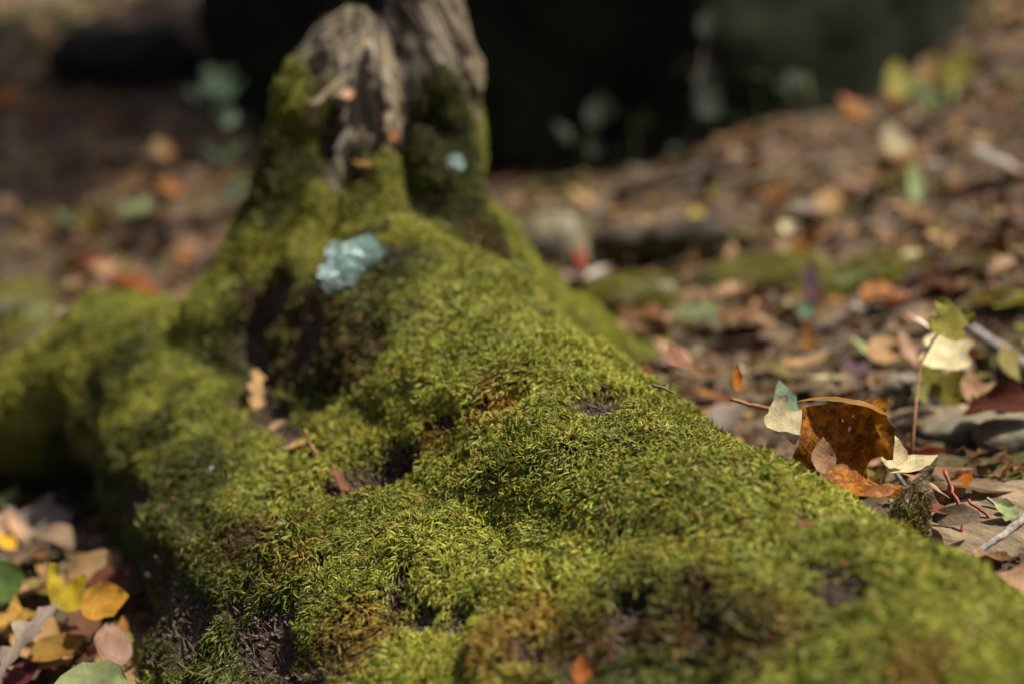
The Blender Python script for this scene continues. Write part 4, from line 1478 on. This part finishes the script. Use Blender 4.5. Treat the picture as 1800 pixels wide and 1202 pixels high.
# torn bark flake at the right rim of the root
def bark_flake():
    pts = [(-.42, -.55), (-.40, -.1), (-.34, .22), (-.18, .62), (-.12, .95), (-.06, .70), (.0, .40), (.12, .30), (.30, .12), (.22, 0), (.38, -.22), (.50, -.45), (.62, -.80), (.30, -.95), (-.1, -.80)]
    V2, F = cdt_blade(pts, .12, (), random.Random(4))
    V = np.stack([V2[:, 0], 0.25 * V2[:, 0] ** 2 + .05 * fbm(np.column_stack([V2 * 5, 0 * V2[:, 0]]), 5, 2), V2[:, 1]], 1)
    n = len(V)
    V = np.concatenate([V, V + np.array([0, .07, 0])])
    F = list(F)
    ec = {}
    for f in F:
        for i in range(len(f)):
            e = (f[i], f[(i + 1) % len(f)])
            ec[e] = 1
    side = [(a, b, b + n, a + n) for (a, b) in ec if (b, a) not in ec]
    me = mesh_np('bark_flake', V * .034, F + [tuple(i + n for i in f)[::-1] for f in F] + side, False)
    o = add('bark_flake', me, M_BARKCHIP)
    o['label'] = 'torn upright bark flake with mossy base'
    o.location = at(1618, 880, .965)
    o.rotation_euler = (R(-24), R(24), R(-18))
    W = V * .034
    Q = np.array([(f[0], f[1], f[2], f[2]) for f in F if len(f) == 3])
    N = np.tile(np.array([0, -1.0, 0.05]), (len(W), 1))
    P, nn, _, _ = sample(W, Q, N, sstep(.5, -.5, V[:, 2]) * (V[:, 1] < 9) + .08, 420)
    mo = moss_object(P, nn, np.full(420, .0055), np.full(420, .35), np.full(420, .35))
    mo.parent = o
    adopt(o, stump)
    return o


bark_flake()


def slivers(name, label, P, N, axis, length, width, m, spread):
    r = random.Random(len(P))
    V, F = [], []
    for p, nn in zip(P, N):
        p, nn = Vector(p), Vector(nn)
        d = Vector(axis) + Vector((r.gauss(0, spread), r.gauss(0, spread), r.gauss(0, spread)))
        d = (d - nn * d.dot(nn)).normalized()
        L, w = r.uniform(*length), r.uniform(*width)
        lift = nn * r.uniform(.0, .0025)
        v, f = tube([p + lift - d * L, p + lift + nn * w * .6, p + lift * r.uniform(.2, 2) + d * L], [w * .5, w, w * .3], 4)
        F += [tuple(len(V) + k for k in q) for q in f]
        V += v
    o = add(name, mesh_np(name, V, F, False), m, kind='stuff')
    o['label'] = label
    adopt(o, stump)


P_, N_, _, _ = sample(BV2, BF, BN2, np.clip(np.maximum(bare, flank_bare), 0, 1) ** 2 * (BV2[:, 2] > gb[used]) * (1 - wood) + 1e-7, 2600)
slivers('bark_fibres', 'rough fibres of rotten bark in the bare hollows', P_[:1500], N_[:1500], (.5, -.8, .1), (.002, .008), (.0003, .0009), M_BARKFIB, .4)
slivers('bark_crumbs', 'crumbs of dark bark in the bare hollows', P_[1500:], N_[1500:], (.5, -.8, .1), (.0008, .002), (.0005, .0014), M_DARKTWIG, 1.0)
P_, N_, _, _ = sample(BV2, BF, BN2, thick * sstep(.1, .6, BN2[:, 2]) + 1e-7, 520)
slivers('moss_debris', 'brown needles and husks caught in the moss', P_ + N_ * .0055, N_, (.3, -.3, .1), (.001, .0045), (.0003, .0009), M_STALK, 1.2)


# long splinters of grey wood standing on the broken stump
def splinters():
    r = random.Random(31)
    ax = Vector((STUMP_C[0], STUMP_C[1], 0))
    n = 0
    for k in range(520):
        a = math.radians(r.uniform(-185, 10)) if k < 430 else math.radians(r.uniform(10, 170))
        z0, L = r.uniform(.20, .40), r.uniform(.05, .13)
        out = Vector((math.cos(a), math.sin(a), 0))
        pts = []
        for i in range(6):
            z = z0 + L * i / 5
            aa = a + .05 * math.sin(i * 1.3 + k)
            o2 = Vector((math.cos(aa), math.sin(aa), 0))
            h = bvh_body.ray_cast(ax + o2 * .3 + Vector((0, 0, z)), -o2, .29)
            if h[0] is None:
                break
            pts.append(h[0] + o2 * r.uniform(-.001, .003))
        if len(pts) < 4:
            continue
        # only where the wood is bare
        q = np.array([pts[0], pts[len(pts) // 2]])
        near = [int(np.argmin(((BV2 - p) ** 2).sum(1))) for p in q]
        if n >= 90 or min(wood[j] for j in near) < .25:
            continue
        if max((pts[i + 1] - pts[i]).length for i in range(len(pts) - 1)) > L * .45:
            continue
        if r.random() < .5:
            pts.append(pts[-1] + (pts[-1] - pts[-2]).normalized() * r.uniform(.008, .02))
        w = r.uniform(.0025, .0065)
        base = pts[0]
        V, F = [], []
        m = len(pts)
        for i, p in enumerate(pts):
            t = i / (m - 1)
            f = (min(1, .35 + t * 3) * (1 - t ** 3) + .08) * r.uniform(.8, 1.2)
            sd = Vector((-math.sin(a), math.cos(a), 0))
            for sx_, ou in ((-1, -.4), (-.5, .55), (.5, .7), (1, -.4)):
                V.append(tuple(p - base + sd * w * f * sx_ + out * w * f * ou))
        for i in range(m - 1):
            for j in range(3):
                F.append((i * 4 + j, i * 4 + j + 1, i * 4 + 5 + j, i * 4 + 4 + j))
        F.append((0, 1, 2, 3))
        F.append(tuple((m - 1) * 4 + j for j in (3, 2, 1, 0)))
        o = add('wood_splinter', mesh_np('wood_splinter', V, F, False), M_SPLINT[k % 3])
        o.location = base
        adopt(o, stump)
        n += 1
    print('splinters', n)


splinters()


# lichens: rosettes of small curled lobes
def lichen(u, v, rad, n, seed, sc=1.0):
    p = on_log(u, v)
    hit = bvh_body.ray_cast(CAM, (p - CAM).normalized())
    p, nr = hit[0], hit[1]
    nr = (nr + (CAM - p).normalized() * 1.2).normalized()
    t = nr.orthogonal().normalized()
    b = nr.cross(t)
    r = random.Random(seed)
    V, F = [], []
    for k in range(n):
        a = k * 2.39996
        q = rad * math.sqrt((k + .5) / n) * (1 + .14 * math.sin(5 * a + seed)) * r.uniform(.93, 1.07)
        c = nr * (.009 * min(1, sc * 2.8) + .004 * (1 - (q / rad) ** 2) + r.uniform(0, .0012)) + t * q * math.cos(a) + b * q * math.sin(a)
        od = (t * math.cos(a) + b * math.sin(a)) + nr * r.uniform(.5, 1.9) + (t * r.gauss(0, .5) + b * r.gauss(0, .5))
        od.normalize()
        sd = od.cross(nr).normalized()
        L, w = sc * r.uniform(.006, .010), sc * r.uniform(.003, .005)
        i0 = len(V)
        up = od.cross(sd)
        if up.dot(nr) < 0:
            up = -up
        for s, ww, z in ((0, .5, 0), (.4, 1, .1), (.8, 1.1, .3), (1.0, .5, .5)):
            for e in (-1, 0, 1):
                V.append(tuple(c + od * L * s + sd * w * ww * e + up * w * (z * .8 + .35 * abs(e))))
        for i in range(3):
            for j in range(2):
                F.append((i0 + i * 3 + j, i0 + i * 3 + j + 1, i0 + (i + 1) * 3 + j + 1, i0 + (i + 1) * 3 + j))
    o = add('lichen', mesh_np('lichen', V, F), M_LICHEN)
    o.location = p
    adopt(o, stump)
    return o


lichen(604, 490, .0185, 300, 1, .36)['label'] = 'pale blue green lichen rosette on the stump front'
lichen(642, 456, .0175, 280, 2, .36)
lichen(600, 455, .011, 110, 5, .36)
lichen(795, 290, .008, 70, 3, .36)['label'] = 'small pale lichen on the dark mossy buttress'
for k, (u, v) in enumerate(((381, 831), (271, 1008))):
    lichen(u, v, .0012, 4, 20 + k, .24)


# ------------------------------------------------------------------ seedlings
def seedling(label, base, joints, leaves, stem_m, r0=.0016, name='seedling', group='seedlings'):
    root = empty(name, base, label, 'plant', group)
    pts = [Vector((0, 0, 0))] + [Vector(j) - base for j in joints]
    v, f = tube(pts, [r0 * (1 - .5 * i / len(pts)) for i in range(len(pts))], 6)
    add('stem', mesh_np('stem', v, f), stem_m, root)
    for i, (p, size, kind, col, yaw, pitch, roll) in enumerate(leaves):
        me = leaf_mesh('leaf', kind, 900 + i + int(size * 1000), step=.12, bl=.5, bw=.8, fold=.1, wave=.06)
        o = add('leaf', me, M_LEAF, root)
        place(o, Vector(p) - base, size, yaw, pitch, roll)
        o.color = (*COLS[col], .3)
    return root


b0 = on_ground(1598, 838)
seedling('thin seedling stem holding one yellow green notched leaf', b0, [at(1604, 770, b0.y * 1.06), at(1612, 690, b0.y * 1.08), at(1618, 640, b0.y * 1.09), at(1640, 598, b0.y * 1.09), at(1648, 588, b0.y * 1.09)],
         [(at(1670, 560, b0.y * 1.09), .036, 'tulip', 'yellow_green', -14, 62, 24)], M_STALK)
b1 = on_ground(420, 385)
dz = lambda u, v: at(u, v, b1.y / ray(u, v).y)
seedling('seedling with blue green leaves growing left of the stump', b1, [dz(418, 320), dz(400, 250), dz(392, 150)],
         [(dz(345, 172), .050, 'ovate', 'blue_green', 70, 30, 0), (dz(385, 140), .060, 'tulip', 'blue_green', -10, 50, 0), (dz(412, 160), .055, 'ovate', 'blue_green', -50, 40, 0), (dz(362, 270), .060, 'ovate', 'blue_green', 80, 30, 0),
          (dz(415, 265), .06, 'ovate', 'blue_green', -60, 40, 0), (dz(420, 330), .060, 'ovate', 'blue_green', -30, 45, 0), (dz(395, 200), .06, 'ovate', 'blue_green', 30, 45, 0), (dz(398, 395), .05, 'round', 'blue_green', 30, 40, 0)], M_GREENSTALK, .003)
b2 = on_ground(1200, 318)
dz2 = lambda u, v: at(u, v, b2.y / ray(u, v).y)
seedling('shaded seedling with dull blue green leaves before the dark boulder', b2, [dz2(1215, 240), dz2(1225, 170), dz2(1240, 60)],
         [(dz2(1242, 180), .055, 'tulip', 'shade_dull_green', 20, 60, 0), (dz2(1205, 120), .05, 'ovate', 'shade_dark_green', -60, 40, 0), (dz2(1250, 40), .06, 'ovate', 'shade_dark_green', -20, 50, 0)], M_DARKTWIG, .003)
b3 = on_ground(1010, 325)
dz3 = lambda u, v: at(u, v, b3.y / ray(u, v).y)
seedling('dim seedling with broad shade-darkened green leaves at the boulder foot', b3, [dz3(1020, 280), dz3(1040, 220)],
         [(dz3(1055, 195), .075, 'ovate', 'shade_dark_green', -20, 50, 0), (dz3(990, 235), .055, 'ovate', 'shade_dark_green', 50, 40, 0), (dz3(1040, 260), .05, 'ovate', 'shade_dark_green', 0, 50, 0)], M_GREENSTALK, .003)
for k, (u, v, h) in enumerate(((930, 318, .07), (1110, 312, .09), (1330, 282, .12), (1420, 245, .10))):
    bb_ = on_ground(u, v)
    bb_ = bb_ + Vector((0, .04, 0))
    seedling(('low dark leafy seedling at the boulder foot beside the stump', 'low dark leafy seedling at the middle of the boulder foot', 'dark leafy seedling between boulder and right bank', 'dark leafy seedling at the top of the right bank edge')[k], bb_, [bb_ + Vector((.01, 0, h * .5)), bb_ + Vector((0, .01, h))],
             [(bb_ + Vector((random.gauss(0, .04), random.gauss(0, .02), h * random.uniform(.4, 1.1))), random.uniform(.035, .06), random.choice(('ovate', 'round')), 'shade_dark_green', random.uniform(0, 360), random.uniform(10, 60), 0) for _ in range(7)], M_GREENSTALK, .002)
b4 = on_ground(1640, 215)
dz4 = lambda u, v: at(u, v, b4.y / ray(u, v).y)
seedling('leafy yellow green seedling on top of the right bank', b4, [dz4(1638, 180), dz4(1630, 140)],
         [(dz4(1578, 140), .07, 'ovate', 'yellow_green', 10, 60, 0), (dz4(1632, 120), .06, 'ovate', 'tan', -40, 50, 0), (dz4(1690, 125), .08, 'round', 'yellow_green', -60, 50, 0),
          (dz4(1620, 170), .065, 'round', 'green', 30, 40, 0), (dz4(1665, 165), .06, 'ovate', 'pale_green', -30, 30, 0)], M_GREENSTALK, .003)
b5 = on_ground(1770, 925)
seedling('tiny bright green sprout in the lower right corner', b5, [b5 + Vector((0, 0, .012))],
         [(at(1762, 898, .99), .018, 'ovate', 'pale_green', 50, 30, 0), (at(1778, 902, .985), .016, 'ovate', 'pale_green', -50, 30, 0), (at(1770, 890, 1.0), .014, 'ovate', 'green', 0, 40, 0)], M_GREENSTALK, .0008)
print('leaves', LEAVES_N, 'tries', tries)
